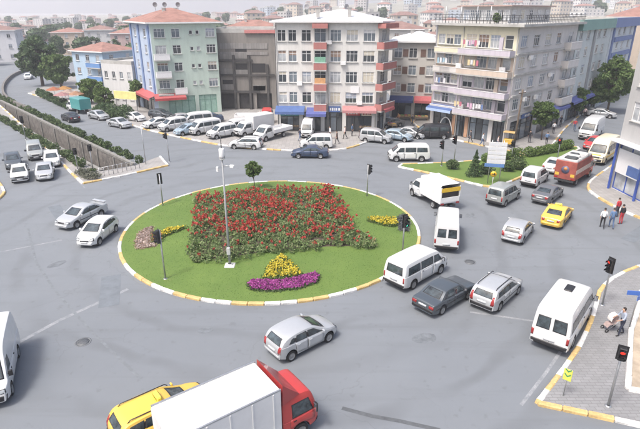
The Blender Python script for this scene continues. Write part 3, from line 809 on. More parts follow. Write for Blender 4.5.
# terrace storey
poly = B5.local(); inn = offset_line_closed(poly, 3.4)
MB().prism(offset_line_closed(poly, -.9), 14.603, 14.9).build('roof_slab', CONC, B5.root)
MB().prism(inn, 14.903, 16.9).build('terrace_storey', plaster('terrace_grey', (.56,.55,.54)), B5.root)
MB().prism(offset_line_closed(inn, -.6), 16.903, 17.05).build('terrace_roof', M('rust_roof_edge', (.36,.25,.22)), B5.root)
t0, t1 = inn[0], inn[1]; dd = (t1 - t0); ang = math.atan2(dd.y, dd.x)
for k in range(8):
    p = t0 + dd * ((k + .5) / 8); put_window(B5.root, Vector((*p, 0)) + Vector((math.sin(ang), -math.cos(ang), 0)) * .17, ang, 0, 15.2, 1.1, 1.3, 2, sill=False)
t2 = inn[2]; dd2 = t2 - t1; ang2 = math.atan2(dd2.y, dd2.x)
for k in range(5):
    p = t1 + dd2 * ((k + .5) / 5); put_window(B5.root, Vector((*p, 0)) + Vector((math.sin(ang2), -math.cos(ang2), 0)) * .17, ang2, 0, 15.2, 1.1, 1.3, 2, sill=False)
for i, LL in ((0, L0), (1, L1)):
    r = MB(); n = int(LL / .5)
    for e in range(n + 1): r.box((LL*e/n, -.7, 15.4), (.04, .04, 1.0))
    for z in (15.3, 15.6, 15.9): r.box((LL/2, -.7, z), (LL + .8, .05, .05))
    B5.add(i, 'terrace_railing', r, DARKSTEEL)
for k, fx in enumerate((.1,.3,.5,.66)):
    mb = MB(); mb.tube([(0,-.2,14.9),(0,-.2,16.9)], .06, 6); B5.add(0, 'terrace_post', mb, STEEL, L0*fx)
awning(B5, 0, -.1, L0*.34, 4.15, 1.3, BLUE, .45, valance=M('pale_blue_valance', (.35,.45,.65)))
signboard(B5, 0, L0*.55, L0*.79, 3.15, 3.6, M('grey_fascia', (.33,.33,.34)), None)
signboard(B5, 1, L1*.2, L1*.5, 3.1, 3.7, BLUE, WHITE); awning(B5, 1, L1*.62, L1*.97, 3.6, 1.1, M('awning_violet_blue', (.08,.10,.28)), .4)
mb = MB(); mb.box((0, -.1, 1.6), (.5, .14, 2.7)); B5.add(0, 'entrance_pier', mb, M('orange_stone', (.42,.25,.16)), L0*.505)
mb = MB(); mb.box((0, -.1, 1.6), (.5, .14, 2.7)); B5.add(0, 'entrance_pier', mb, M('orange_stone', (.42,.25,.16)), L0*.33)
# arch over the blue shop door
mb = MB(); mb.tube([(1.1*math.cos(a), -.25, .2 + 2.3*math.sin(a)) for a in [i*math.pi/12 for i in range(13)]], .09, 6); B5.add(0, 'door_arch', mb, WHITE, L0*.23, 0)
for k, (fx, z) in enumerate(((.42,4.1),(.88,9.3),(.34,9.3))):
    mb = MB(); mb.box((0,-.32,0), (.8,.35,.55)); mb.lathe([(.2,-.505),(.19,-.51),(.02,-.51)], 12, 'y'); B5.add(0, 'air_conditioner', mb, WHITE, L0*fx, z + .3)
for k in range(4): satellite_dish(B5.root, (*(inn[0].lerp(inn[2], .2 + .18*k)), 17.05), random.uniform(-.6,.6))
ch = MB(); ch.box((0,0,.9), (.9,.9,1.8)); ch.box((0,0,1.9), (1.1,1.1,.15)); ch.build('chimney', CONC, B5.root, (*inn[0].lerp(inn[1], .75), 17.05))

for a, b, z, m_ in ((.36,.49,3.2,M('sign_red', (.42,.06,.06))),(.83,.97,3.15,M('sign_teal', (.06,.22,.24)))): signboard(B5, 0, L0*a, L0*b, z, z + .5, m_, WHITE)
for fx in (.35, .99):
    mb = MB(); mb.tube([(0,-.08,.1),(0,-.08,14.4)], .06, 6); B5.add(0, 'drain_pipe', mb, CONC, L0*fx)
for fx, z in ((.37,5.6),(.57,8.2),(.19,5.7),(.19,10.9)):
    mb = MB(); mb.box((L1*fx,-.28,0), (.75,.32,.5)); B5.add(1, 'air_conditioner', mb, WHITE, 0, z)
# ---- block with green and blue parapet along the side street
cA, cB, cC = bC + Vector((.25, .3, 0)), G(596,107), G(622,94)
f = [cA, cB, cB + Vector((-8, 10, 0)), cA + Vector((-7, 10, 0))]
B6 = Bld('green_parapet_block', 'pale grey block with green parapet along the side street', f, 14.4)
PGREY = plaster('pale_grey_green', (.50,.54,.54)); _, _, L0 = B6.side(0)
B6.wall(0, PGREY, [(L0*fx, z, w, 1.4, c) for z in (4.4,7.1,9.8,12.3) for fx, w, c in ((.1,1.6,2),(.3,1.6,2),(.62,1.6,2),(.8,1.6,2))], [(L0*.05, L0*.45, .1, 3), (L0*.55, L0*.95, .1, 3)])
shop(B6, 0, L0*.05, L0*.45, .1, 3, None, 4); shop(B6, 0, L0*.55, L0*.95, .1, 3, None, 4)
for k in (1, 2, 3): B6.wall(k, PGREY)
mb = MB(); mb.box((0, -.1, 8.8), (1.0, .2, 11.2)); B6.add(0, 'stair_strip', mb, M('grey_strip', (.25,.26,.27)), L0*.47)
B6.flat_roof(CONC, .5)
mb = MB(); mb.box((L0/2, -.3, 14.4), (L0, .6, 1.5)); B6.add(0, 'green_parapet', mb, plaster('green_parapet', (.20,.33,.30), .5))
awning(B6, 0, 0, L0*.9, 3.8, 1.2, M('awning_violet_blue', (.08,.10,.28)), .4)
f = [cB + Vector((.2,.25,0)), cC, cC + Vector((-8,10,0)), cB + Vector((-7.8,10.2,0))]
B6b = Bld('blue_striped_block', 'white block with bright blue bands beyond the green parapet', f, 14.6)
_, _, L0 = B6b.side(0); SKYP = plaster('pale_sky_plaster', (.5,.54,.57)); BRB = plaster('bright_blue_band', (.16,.21,.38), .4)
B6b.wall(0, SKYP, [(L0*fx, z, 1.6, 1.5, 2) for z in (4.4,7.1,9.8,12.3) for fx in (.3,.5,.75)])
for k in (1, 2, 3): B6b.wall(k, SKYP)
B6b.flat_roof(CONC, .4)
mb = MB(); mb.box((L0/2, -.3, 14.4), (L0, .6, 1.6)); B6b.add(0, 'blue_parapet', mb, BRB)
for fx in (.08, .92):
    mb = MB(); mb.box((0, -.12, 7), (.7, .24, 13)); B6b.add(0, 'blue_pilaster', mb, BRB, L0*fx)
for z in (6.1, 8.8, 11.5):
    mb = MB(); mb.box((L0*.5, -.1, z), (L0*.7, .2, .8)); B6b.add(0, 'blue_band', mb, BRB)

# ---- corner building on the right with the blue framed shop
f = [Vector((28.75,48.0)), Vector((30.2,27.0)), Vector((46,27)), Vector((46,44)), Vector((40,48.0))]
f = [f[0], Vector((30.0,36.0)), Vector((48,36)), Vector((48,48))]
B7 = Bld('grey_corner_building', 'grey rendered building with blue framed glass shop at the kerb', f, 15.0)
_, _, L0 = B7.side(0); GREYP = plaster('warm_grey_plaster', (.41,.405,.40), .4)
B7.wall(0, GREYP, [(s_, z, 1.6, 1.7, 2) for z in (7.0, 10.1, 12.9) for s_ in (1.7, 5.0, 8.6)], [(.25, 5.2, .2, 4.6), (5.7, 11.5, .2, 4.6)])
B7.wall(1, GREYP); B7.wall(2, GREYP); _, _, L3 = B7.side(3); B7.wall(3, GREYP, [(L3*fx, z, 1.5, 1.5, 2) for z in (5.4,8.4,11.4) for fx in (.2,.5,.8)])
BFR = M('blue_shop_frame', (.05,.10,.38), .4, .1, 2)
shop(B7, 0, .25, 5.2, .2, 4.6, BFR, 3, GLASS_C); shop(B7, 0, 5.7, 11.5, .2, 4.6, BFR, 3)
mb = MB(); mb.box((2.2, -.12, 3.1), (3.4, .08, 2.3)); B7.add(0, 'white_reflection_panel', mb, WHITE)  # white sheet stands in for the bright reflection on this glass bay
mb = MB(); mb.box((6.0, -.5, 5.0), (12.4, 1.0, .12)); B7.add(0, 'canopy', mb, M('canopy_pale', (.66,.68,.7)))
for x in (.3, 4.0, 8.0):
    mb = MB(); mb.box((x, -.3, 2.45), (.16, .16, 4.8)); B7.add(0, 'blue_post', mb, BFR)
mb = MB(); mb.box((4.0, -1.0, 2.9), (1.5, .12, .9)); B7.add(0, 'shop_sign', mb, BLUE)
B7.flat_roof(CONC, .6)

# ---- small houses on the left
def house(name, label, A, B, depth, H, wallm, roofm, nf, nw, rise=1.6, flat=False, ww=1.1, wh=1.3, cat='house', side_n=2, over=.5):
    b = Bld(name, label, quad_from(A, B, depth), H, cat); _, _, L0 = b.side(0); fh = H / nf
    b.wall(0, wallm, [(L0 * (k + .5) / nw, fh * j + fh * .32, ww, min(wh, fh * .55), 2) for j in range(nf) for k in range(nw)])
    for i in (1, 3):
        _, _, L = b.side(i); b.wall(i, wallm, [(L * (k + .5) / side_n, fh * j + fh * .32, ww, min(wh, fh * .55), 2) for j in range(nf) for k in range(side_n)])
    b.wall(2, wallm)
    b.flat_roof(CONC, .4) if flat else b.hip_roof(roofm, rise, over)
    return b
hb = house('blue_house', 'pale blue house with red tiled roof behind the trees', G(78,90), G(108,93), 9, 8.2, plaster('house_blue', (.36,.47,.58), .3), TILE_R, 3, 3)
_, _, L0 = hb.side(0)
for z in (2.7, 5.4): balcony(hb, 0, L0*.55, L0, z - .3, 1.1, plaster('house_deep_blue', (.12,.24,.48)), .9)
house('white_house', 'plain white house with flat roof between blue house and green block', G(107,104), G(137,107), 8, 7.4, plaster('white_house_plaster', (.55,.55,.55), .35), TILE_R, 2, 4, flat=True, ww=.8, wh=1.2)
house('grey_white_block', 'white block with brown roof at the far bend of the road', Vector((-122,176)), Vector((-103,182)), 12, 10, plaster('grey_white', (.6,.6,.62), .3), TILE_B, 3, 5)
house('tan_house', 'tan house with red roof just behind the tall trees', Vector((-104,208)), Vector((-93,210)), 11, 8.2, plaster('tan_plaster', (.5,.42,.34), .4), TILE_R, 3, 3)
house('white_gap_house', 'white house with brown roof next to the tan house', Vector((-90,206)), Vector((-80,208)), 11, 9.2, plaster('white_house_plaster', (.55,.55,.55), .35), TILE_B, 3, 3)
house('rose_house', 'rose coloured house with red roof behind the blue house', Vector((-74,190)), Vector((-63,192)), 10, 8.6, plaster('rose_plaster', (.48,.36,.34), .4), TILE_R, 3, 3)
house('brick_roofed_house', 'small pinkish house under a wide brown roof beside the tan block', Vector((-78,218)), Vector((-60,220)), 12, 9.5, plaster('pinkish_plaster', (.52,.42,.40), .3), TILE_B, 3, 5)
house('pale_flat_block', 'pale flat roofed block with red top edge right of the brown roof', Vector((-60,196)), Vector((-44,199)), 12, 8.5, plaster('pale_block', (.55,.54,.53), .3), TILE_R, 3, 5, flat=True)
house('pink_back_house', 'low pinkish house behind the concrete frame block', Vector((-22,124)), Vector((-9,125)), 10, 12.5, plaster('pinkish_plaster', (.52,.42,.40), .3), TILE_R, 4, 5)
house('cream_back_house', 'cream house seen over the white roofed set back block', Vector((11,130)), Vector((26,130)), 11, 12.0, plaster('beige_plaster', (.49,.475,.45)), TILE_B, 4, 5)
house('red_roof_back_house', 'tan house under a red roof behind the green parapet', Vector((66,122)), Vector((88,116)), 12, 14.5, plaster('tan_plaster', (.58,.47,.36), .3), TILE_R, 5, 5, rise=2.5)
house('white_side_house', 'white house in the gap between concrete frame and corner block', Vector((-8.6,100)), Vector((-4.5,100)), 10, 13.5, plaster('white_house_plaster', (.55,.55,.55), .35), TILE_R, 4, 2, flat=True)
# ================================================================== vegetation
def leaf_quads(P, size, up=.35, jitter=.4, aspect=.55):
    """one small pointed leaf (4 verts) at every point"""
    n = len(P); d = rng.normal(size=(n, 3)); d /= np.linalg.norm(d, axis=1)[:, None]
    e = rng.normal(size=(n, 3)); e[:, 2] += up; e -= d * (e * d).sum(1)[:, None]; e /= np.linalg.norm(e, axis=1)[:, None]
    s = size * rng.uniform(1 - jitter, 1 + jitter, n)[:, None]
    V = np.stack([P - d * s, P + e * s * aspect - d * s * .1, P + d * s, P - e * s * aspect - d * s * .1], 1).reshape(-1, 3)
    return V, np.arange(n * 4).reshape(-1, 4)
def ball_points(c, r, n, shell=.55):
    d = rng.normal(size=(n, 3)); d /= np.linalg.norm(d, axis=1)[:, None]
    q = rng.uniform(shell ** 3, 1, n) ** (1 / 3)
    return np.array(c) + d * q[:, None] * np.array(r)
LEAF_T = leafmat('street_tree_leaves', [(.075,.13,.042), (.12,.185,.06), (.17,.24,.085)])
LEAF_D = leafmat('dark_tree_leaves', [(.055,.095,.045), (.085,.14,.06), (.125,.18,.08)])
LEAF_L = leafmat('light_shrub_leaves', [(.09,.15,.04), (.13,.2,.055), (.18,.25,.085)])
LEAF_H = leafmat('hedge_leaves', [(.07,.11,.045), (.10,.15,.06), (.145,.19,.085)])
def tree(name, label, loc, h, cr, mat=LEAF_T, n=5000, leaf=.16, cz=.62, crh=None, group=None, seed=0, trunk_r=.14, clumps=16):
    global rng
    rng = np.random.default_rng(seed + 100); r_ = random.Random(seed)
    root = empty(name, loc); tag(root, label, 'tree', group)
    crh = crh or h * (1 - cz) ; c0 = Vector((0, 0, h * cz)); mb = MB()
    lean = Vector((r_.uniform(-.2,.2), r_.uniform(-.2,.2), 0))
    mb.tube([(0,0,-.05), lean*.3 + Vector((0,0,h*.25)), lean + Vector((0,0,h*.5)), lean*1.1 + c0], [trunk_r, trunk_r*.8, trunk_r*.6, trunk_r*.3], 8)
    pts = []
    clumps = int(clumps * 3.2)
    for k in range(clumps):
        a = k * 2.4 + r_.uniform(-.5,.5); zz = (k + .5) / clumps * 2 - 1; rr = math.sqrt(max(0, 1 - zz*zz)) * r_.uniform(.3, 1.2)
        c = Vector((math.cos(a)*rr*cr*.75, math.sin(a)*rr*cr*.75, h*cz + zz*crh*.78 + r_.uniform(-.1,.1)*crh)) + lean
        cl = cr * r_.uniform(.12, .30)
        st = lean * .8 + Vector((0, 0, lerp(h*.35, h*cz, r_.random())))
        mb.tube([st, st.lerp(c, .5) + Vector((0,0,.1*cr)), c], [trunk_r*.4, trunk_r*.25, .015], 5)
        pts.append(ball_points(c, (cl, cl, cl*.75*crh/cr if crh/cr < 1.4 else cl), int(n * .8 / clumps * (cl / cr / .21) ** 1.6), .0))
    ob('trunk', mb.mesh('trunk', BARK), root)
    V, q = leaf_quads(np.concatenate(pts), leaf); ob('crown', np_mesh('crown', V, q, mat), root)
    return root
tree('roundabout_tree', 'small round headed young tree on the far rim of the roundabout', (*G(255,191)[:2], .2), 2.9, 1.0, LEAF_T, 3200, .1, .70, .8, seed=1, trunk_r=.05)
tree('bushy_tree', 'big dark tree at the far road bend, fuller of the pair', (*G(43,86)[:2], 0), 11.0, 4.9, LEAF_D, 9000, .36, .58, 4.6, seed=2, trunk_r=.4, clumps=26)
tree('bushy_tree', 'green tree at the road bend in front of the blue house', (*G(62,89)[:2], 0), 7.6, 3.9, LEAF_T, 7000, .32, .58, 3.3, seed=3, trunk_r=.3, clumps=22)
tree('bushy_tree', 'dark tree cut by the picture edge at the far road bend', (-106,168,0), 9, 4.5, LEAF_D, 6000, .4, .6, 3.6, seed=4, trunk_r=.3)
tree('shrubby_tree', 'bright green shrubby tree below the blue house', (*G(92,104)[:2], PZ), 4.8, 2.6, LEAF_L, 6000, .22, .55, 2.1, seed=5, trunk_r=.12)
tree('shrubby_tree', 'yellowish green shrub beside the white house', (*G(104,108)[:2], PZ), 3.8, 2.1, LEAF_L, 5000, .2, .5, 1.8, seed=6, trunk_r=.1)
tree('shrubby_tree', 'green tree in front of the white house corner', (*G(140,108)[:2], PZ), 5.0, 2.0, LEAF_T, 5000, .2, .65, 1.7, seed=7, trunk_r=.12)
tree('street_tree', 'street tree in front of the balcony block corner', (*G(541,141)[:2], PZ), 5.6, 1.8, LEAF_T, 6000, .17, .64, 1.7, seed=8, trunk_r=.1)
tree('street_tree', 'leafy tree by the violet awning of the side street', (*G(574,118)[:2], PZ), 4.8, 2.4, LEAF_T, 6000, .2, .6, 1.8, seed=9, trunk_r=.12)
tree('street_tree', 'tall tree in front of the blue banded block', (*G(607,113)[:2], PZ), 9.5, 3.4, LEAF_T, 11000, .24, .58, 4.0, seed=10, trunk_r=.2, clumps=24)
tree('street_tree', 'low wide tree behind the delivery van on the side street', (*G(590,112)[:2], PZ), 4.6, 2.4, LEAF_T, 6000, .2, .6, 1.7, seed=11, trunk_r=.12)

def bush(name, label, loc, r, h, mat=LEAF_H, n=1400, leaf=.09, seed=0, group=None, cat='bush'):
    global rng
    rng = np.random.default_rng(seed + 500); r_ = random.Random(seed)
    root = empty(name, loc); tag(root, label, cat, group); pts = []; st = MB()
    for k in range(7):
        a = k * 2.4; q = r * .5 * math.sqrt(k / 7); c = (q*math.cos(a), q*math.sin(a), h*r_.uniform(.4,.62)); pts.append(ball_points(c, (r*.6, r*.6, h*.42), n // 7, .4))
        st.tube([(0,0,-.02), (c[0]*.5, c[1]*.5, h*.3), c], [.025,.018,.006], 5)
    ob('stems', st.mesh('stems', BARK), root)
    V, q = leaf_quads(np.concatenate(pts), leaf); ob('foliage', np_mesh('foliage', V, q, mat), root); return root
def hedge(label, line, w, h, mat, dens, leaf=.1, seed=0, lumpy=.35, z=0.0):
    global rng
    rng = np.random.default_rng(seed + 900); line = [Vector((p[0], p[1])) for p in line]
    root = empty('hedge', (*line[0], z)); tag(root, label, 'hedge'); pts = []; st = MB()
    for p, hd, l in along(line, .8):
        hh = h * rng.uniform(1 - lumpy, 1 + lumpy * .6); q = p - line[0]
        if rng.random() < lumpy * .28: continue
        pts.append(ball_points((q.x, q.y, hh*.5), (max(w*.5,.5), max(w*.5,.5), hh*.55), int(dens * l), .3))
        st.tube([(q.x, q.y, -.02), (q.x + rng.uniform(-.1,.1), q.y, hh*.5)], [.03,.01], 5)
    ob('stems', st.mesh('stems', BARK), root)
    V, q = leaf_quads(np.concatenate(pts), leaf); ob('foliage', np_mesh('foliage', V, q, mat), root); return root
farh = offset_line(CANAL_FAR, -1.0)
hedge('uneven green hedge on top of the far canal wall', [p for p in farh[:7]], 1.0, .8, LEAF_H, 280, .13, 1, .75)
hedge('low ragged hedge between canal and waiting lane', [p for p in offset_line(CANAL_FAR, 4.5)[:6]][::1], 1.0, .8, LEAF_H, 280, .12, 2, .8, PZ - .03)
hedge('long leafy hedge along the median', [(19.0,57.3),(24,58.9),(28.5,61.3),(32,63.6)], 1.3, 1.1, LEAF_L, 600, .1, 3, .25, .12)
hedge('dark planting strip below the yellow cafe board', [G(98,116)[:2], G(112,118)[:2], G(130,121)[:2]], 2.2, 2.0, LEAF_D, 700, .16, 4, .3, PZ)
hedge('dark green planting in front of the cafe terrace', [G(40,96)[:2], G(58,104)[:2], G(74,111)[:2]], 1.6, 1.3, LEAF_D, 500, .18, 5, .4)
for k_, (tx, ty, th) in enumerate(((-96,196,8),(-84,198,7.5),(-70,182,7),(-57,186,8),(-112,192,8),(-62,208,9))): tree('background_tree', ['dark tree left of the tan house at the far bend', 'dark tree between tan and white houses', 'dark tree before the rose house', 'dark tree at the pale flat roofed block', 'dark tree beside the grey white block', 'tall dark tree behind the rose house'][k_], (tx, ty, 0), th, th*.42, LEAF_D, 2600, .5, .58, th*.42, seed=40 + k_, trunk_r=.25)
bush('median_shrub', 'round shrub at the pointed tip of the median', (*G(452,170)[:2], .12), .8, 1.1, LEAF_H, 1500, .09, 11)
bush('median_shrub', 'shrub behind the white plate sign on the median', (*G(507,172)[:2], .12), .9, 1.2, LEAF_H, 1500, .09, 12)
bush('median_shrub', 'dark shrub beside the yellow arrow sign on the median', (*G(486,175)[:2], .12), .9, 1.3, LEAF_D, 1500, .09, 13)
bush('median_shrub', 'dense shrub where the median hedge begins', (*G(517,170)[:2], .12), 1.1, 1.3, LEAF_H, 1800, .09, 14)
bush('rubble_shrub', 'grey green weedy shrub at the end of the canal', (*G(84,176)[:2], .1), 1.0, .7, leafmat('dusty_leaves', [(.15,.16,.12), (.2,.2,.16), (.11,.13,.08)]), 900, .09, 15)
bush('rubble_shrub', 'dusty weeds heaped against the canal end wall', (*G(92,179)[:2], .1), 1.2, .6, leafmat('dusty_leaves', [(.15,.16,.12)]), 900, .09, 16)
# conifer on the median
root = empty('conifer', (*G(474,177)[:2], .1)); tag(root, 'small pointed conifer on the median beside the sign', 'tree')
mb = MB(); mb.tube([(0,0,0),(0,0,2.7)], [.07,.02], 6); ob('trunk', mb.mesh('trunk', BARK), root)
rng = np.random.default_rng(31); t = rng.uniform(0, 1, 3600) ** 1.6; a = rng.uniform(0, 2*np.pi, 3600); rr = (1 - t) * 1.05 * (.72 + .28*np.sin(t*38 + a*2)) * rng.uniform(.55, 1, 3600)
Pn = np.stack([rr*np.cos(a), rr*np.sin(a), .25 + t*2.6 - rr*.18], 1); V, q = leaf_quads(Pn, .09, .2, .4, .35); ob('crown', np_mesh('crown', V, q, LEAF_D), root)

# ---- rose bed and ornamental beds on the roundabout
def in_poly(P, poly):
    x, y = P[:, 0], P[:, 1]; ins = np.zeros(len(P), bool); n = len(poly)
    for i in range(n):
        x1, y1 = poly[i][0], poly[i][1]; x2, y2 = poly[i-1][0], poly[i-1][1]
        c = ((y1 > y) != (y2 > y)) & (x < (x2 - x1) * (y - y1) / (y2 - y1 + 1e-12) + x1); ins ^= c
    return ins
def scatter(poly, n):
    xs = [p[0] for p in poly]; ys = [p[1] for p in poly]; out = []; tot = 0
    while tot < n:
        P = np.stack([rng.uniform(min(xs), max(xs), n), rng.uniform(min(ys), max(ys), n)], 1); P = P[in_poly(P, poly)]; out.append(P); tot += len(P)
    return np.concatenate(out)[:n]
def mz(P): 
    r = np.hypot(P[:, 0] - RC.x, P[:, 1] - RC.y) / RR
    return .14 + .42 * np.maximum(0, 1 - r * r) ** 1.2
rng = np.random.default_rng(5)
BED = [G(*p)[:2] for p in ((190,262,.4),(193,235,.5),(196,205,.8),(195,193,1.0),(240,187,1.0),(292,184.5,1.0),(331,186,1.0),(345,206,.8),(356,228,.6),(372,238,.6),(374,247,.4),(330,249,.4),(260,256,.4),(215,262,.4))]
LEAF_R = leafmat('rose_leaves', [(.11,.18,.065), (.17,.25,.095), (.25,.31,.14), (.22,.21,.12)])
SOIL = M('dark_soil', (.07,.055,.04), .95, .3, 3, .5, 10)
mb = MB(); bp = smooth_line([Vector(p) for p in BED] + [Vector(BED[0])], 1)[:-1]
c2 = sum(bp, Vector((0,0))) / len(bp)
def bed_soil(name, poly, parent, lift=.03):
    c = sum((Vector(p) for p in poly), Vector((0,0))) / len(poly); vs_ = []; fs = []; nr = 5; n = len(poly)
    for i in range(nr + 1):
        for p in poly:
            q = c.lerp(Vector(p), i / nr); vs_.append((q.x, q.y, mound(q.x, q.y) + (lift if i < nr else -.02)))
    for i in range(nr):
        for k in range(n): fs.append((i*n+k, (i+1)*n+k, (i+1)*n+(k+1)%n, i*n+(k+1)%n))
    ob(name, MB().add(vs_, fs, 0, True).mesh(name, SOIL), parent)
root = empty('rose_bed', (0,0,0)); tag(root, 'large bed of red roses filling the middle of the roundabout', 'flower bed')
bed_soil('bed_soil', [tuple(p) for p in bp], root)
S = scatter(BED, 900) + rng.normal(size=(900, 2)) * .12; pts = []; fl = []
patch = np.sin(S[:,0]*.9 + 1.3*np.sin(S[:,1]*.6)) + np.cos(S[:,1]*1.1 + S[:,0]*.35)
for (x, y), pa in zip(S, patch):
    g = .14 + .42 * max(0, 1 - ((x-RC.x)**2 + (y-RC.y)**2) / RR**2) ** 1.2
    hh = rng.uniform(.42, .7) * (1 + .28 * math.sin(x*1.3 + y*.7) * math.cos(y*1.1 - x*.4)); pts.append(ball_points((x, y, g + hh*.5), (.36, .36, hh*.55), 56, .3))
    k = rng.poisson((.9 if pa < -.2 else (1.9 if pa < .7 else 3.2)) * min(1, max(.15, (y - 33.2) / 3.0)))
    for _ in range(k):
        fl.append((x + rng.normal()*.24, y + rng.normal()*.24, g + hh*rng.uniform(.85, 1.15)))
V, q = leaf_quads(np.concatenate(pts), .085); o = ob('rose_foliage', np_mesh('rose_foliage', V, q, LEAF_R), root); tag(o, kind='stuff')
def blooms(P, size, k=7):
    P = np.repeat(np.array(P), k, 0) + rng.normal(size=(len(P)*k, 3)) * size * .42
    return leaf_quads(P, size, 1.2, .3, .8)
ROSE = leafmat('red_rose_petals', [(.40,.05,.04), (.5,.08,.06), (.54,.14,.11), (.44,.06,.05)])
V, q = blooms(fl, .085); o = ob('rose_flowers', np_mesh('rose_flowers', V, q, ROSE), root); tag(o, kind='stuff')
def flower_bed(name, label, poly, n, h, petals, leaves_, psize=.06, k=4, frac=.75):
    root = empty(name, (0,0,0)); tag(root, label, 'flower bed'); bed_soil('bed_soil', poly, root, .02)
    S = scatter(poly, n); g = mz(S); hh = rng.uniform(.6, 1.1, n) * h
    L_ = np.repeat(np.column_stack([S, g + hh*.45]), 12, 0) + rng.normal(size=(n*12, 3)) * np.array([.1,.1,h*.22])
    V, q = leaf_quads(L_, .055); tag(ob('foliage', np_mesh('foliage', V, q, leaves_), root), kind='stuff')
    F = np.column_stack([S, g + hh])[rng.random(n) < frac]
    V, q = blooms(F, psize, k); tag(ob('petals', np_mesh('petals', V, q, petals), root), kind='stuff')
YEL_P = leafmat('yellow_petals', [(.68,.56,.06), (.76,.66,.1), (.58,.46,.06)]); PUR_P = leafmat('purple_petals', [(.40,.08,.32), (.5,.13,.40), (.32,.06,.26)])
gp = lambda *pp: [tuple(G(x, y, .3)[:2]) for x, y in pp]
flower_bed('marigold_bed', 'triangle of yellow flowers rising behind the purple crescent', gp((263,280),(302,277),(296,269),(282,258),(270,266)), 520, .3, YEL_P, LEAF_L)
flower_bed('petunia_bed', 'purple flower crescent at the front of the roundabout', gp((247,284),(252,281),(262,280.5),(282,281),(302,277),(314,273.5),(319,276),(316,282),(300,287),(275,290),(252,289)), 1200, .17, PUR_P, LEAF_H, frac=.95)
flower_bed('marigold_wedge', 'tapering streak of yellow flowers beside the green lit signal', gp((366,222),(380,218),(395,219),(398,225),(390,227),(376,224)), 340, .3, YEL_P, LEAF_L)
flower_bed('marigold_spear', 'thin spear of yellow flowers on the canal side of the roundabout', gp((153,236),(168,231),(188,229),(170,235),(156,241)), 260, .28, YEL_P, LEAF_L)
flower_bed('pale_flower_bed', 'faded pinkish fan of flowers near the canal side kerb', gp((137,248),(136,240),(139,232),(147,227),(154,227),(150,234),(153,241),(156,246)), 420, .12, leafmat('dry_pink_petals', [(.55,.44,.40), (.62,.54,.5), (.48,.34,.3)]), leafmat('dry_leaves', [(.36,.27,.2), (.44,.34,.26)]))
flower_bed('rust_flower_bed', 'small patch of rust coloured plants beside the pale fan', gp((152,243),(152,236),(158,233),(163,236),(162,242)), 120, .3, leafmat('rust_petals', [(.3,.12,.07), (.42,.2,.1)]), LEAF_R)
flower_bed('grey_foliage_bed', 'patch of dark grey foliage beside the yellow wedge', gp((397,218),(404,215),(409,222),(408,231),(400,230)), 200, .3, leafmat('grey_leaves', [(.10,.11,.12), (.16,.17,.18)]), leafmat('grey_leaves', [(.10,.11,.12)]))
# mown grass blades
rng = np.random.default_rng(77)
n = 26000; rr = (RR - .3) * np.sqrt(rng.random(n)); a = rng.uniform(0, 2*np.pi, n)
S = np.column_stack([RC.x + rr*np.cos(a), RC.y + rr*np.sin(a)]); S = S[~in_poly(S, BED)]; n = len(S); g = mz(S); hd = rng.uniform(0, 2*np.pi, n)
w = .018; hb_ = rng.uniform(.02, .05, n); dx, dy = np.cos(hd)*w, np.sin(hd)*w; ox, oy = rng.normal(size=n)*.03, rng.normal(size=n)*.03
Vg = np.stack([np.column_stack([S[:,0]-dx, S[:,1]-dy, g-.01]), np.column_stack([S[:,0]+dx, S[:,1]+dy, g-.01]), np.column_stack([S[:,0]+ox, S[:,1]+oy, g+hb_])], 1).reshape(-1, 3)
GRASSB = leafmat('grass_blades', [(.06,.118,.02), (.075,.14,.026), (.095,.162,.036)])
tag(ob('grass', np_mesh('grass', Vg, np.arange(n*3).reshape(-1, 3), GRASSB)), 'short mown grass on the roundabout lawn', 'grass', kind='stuff')
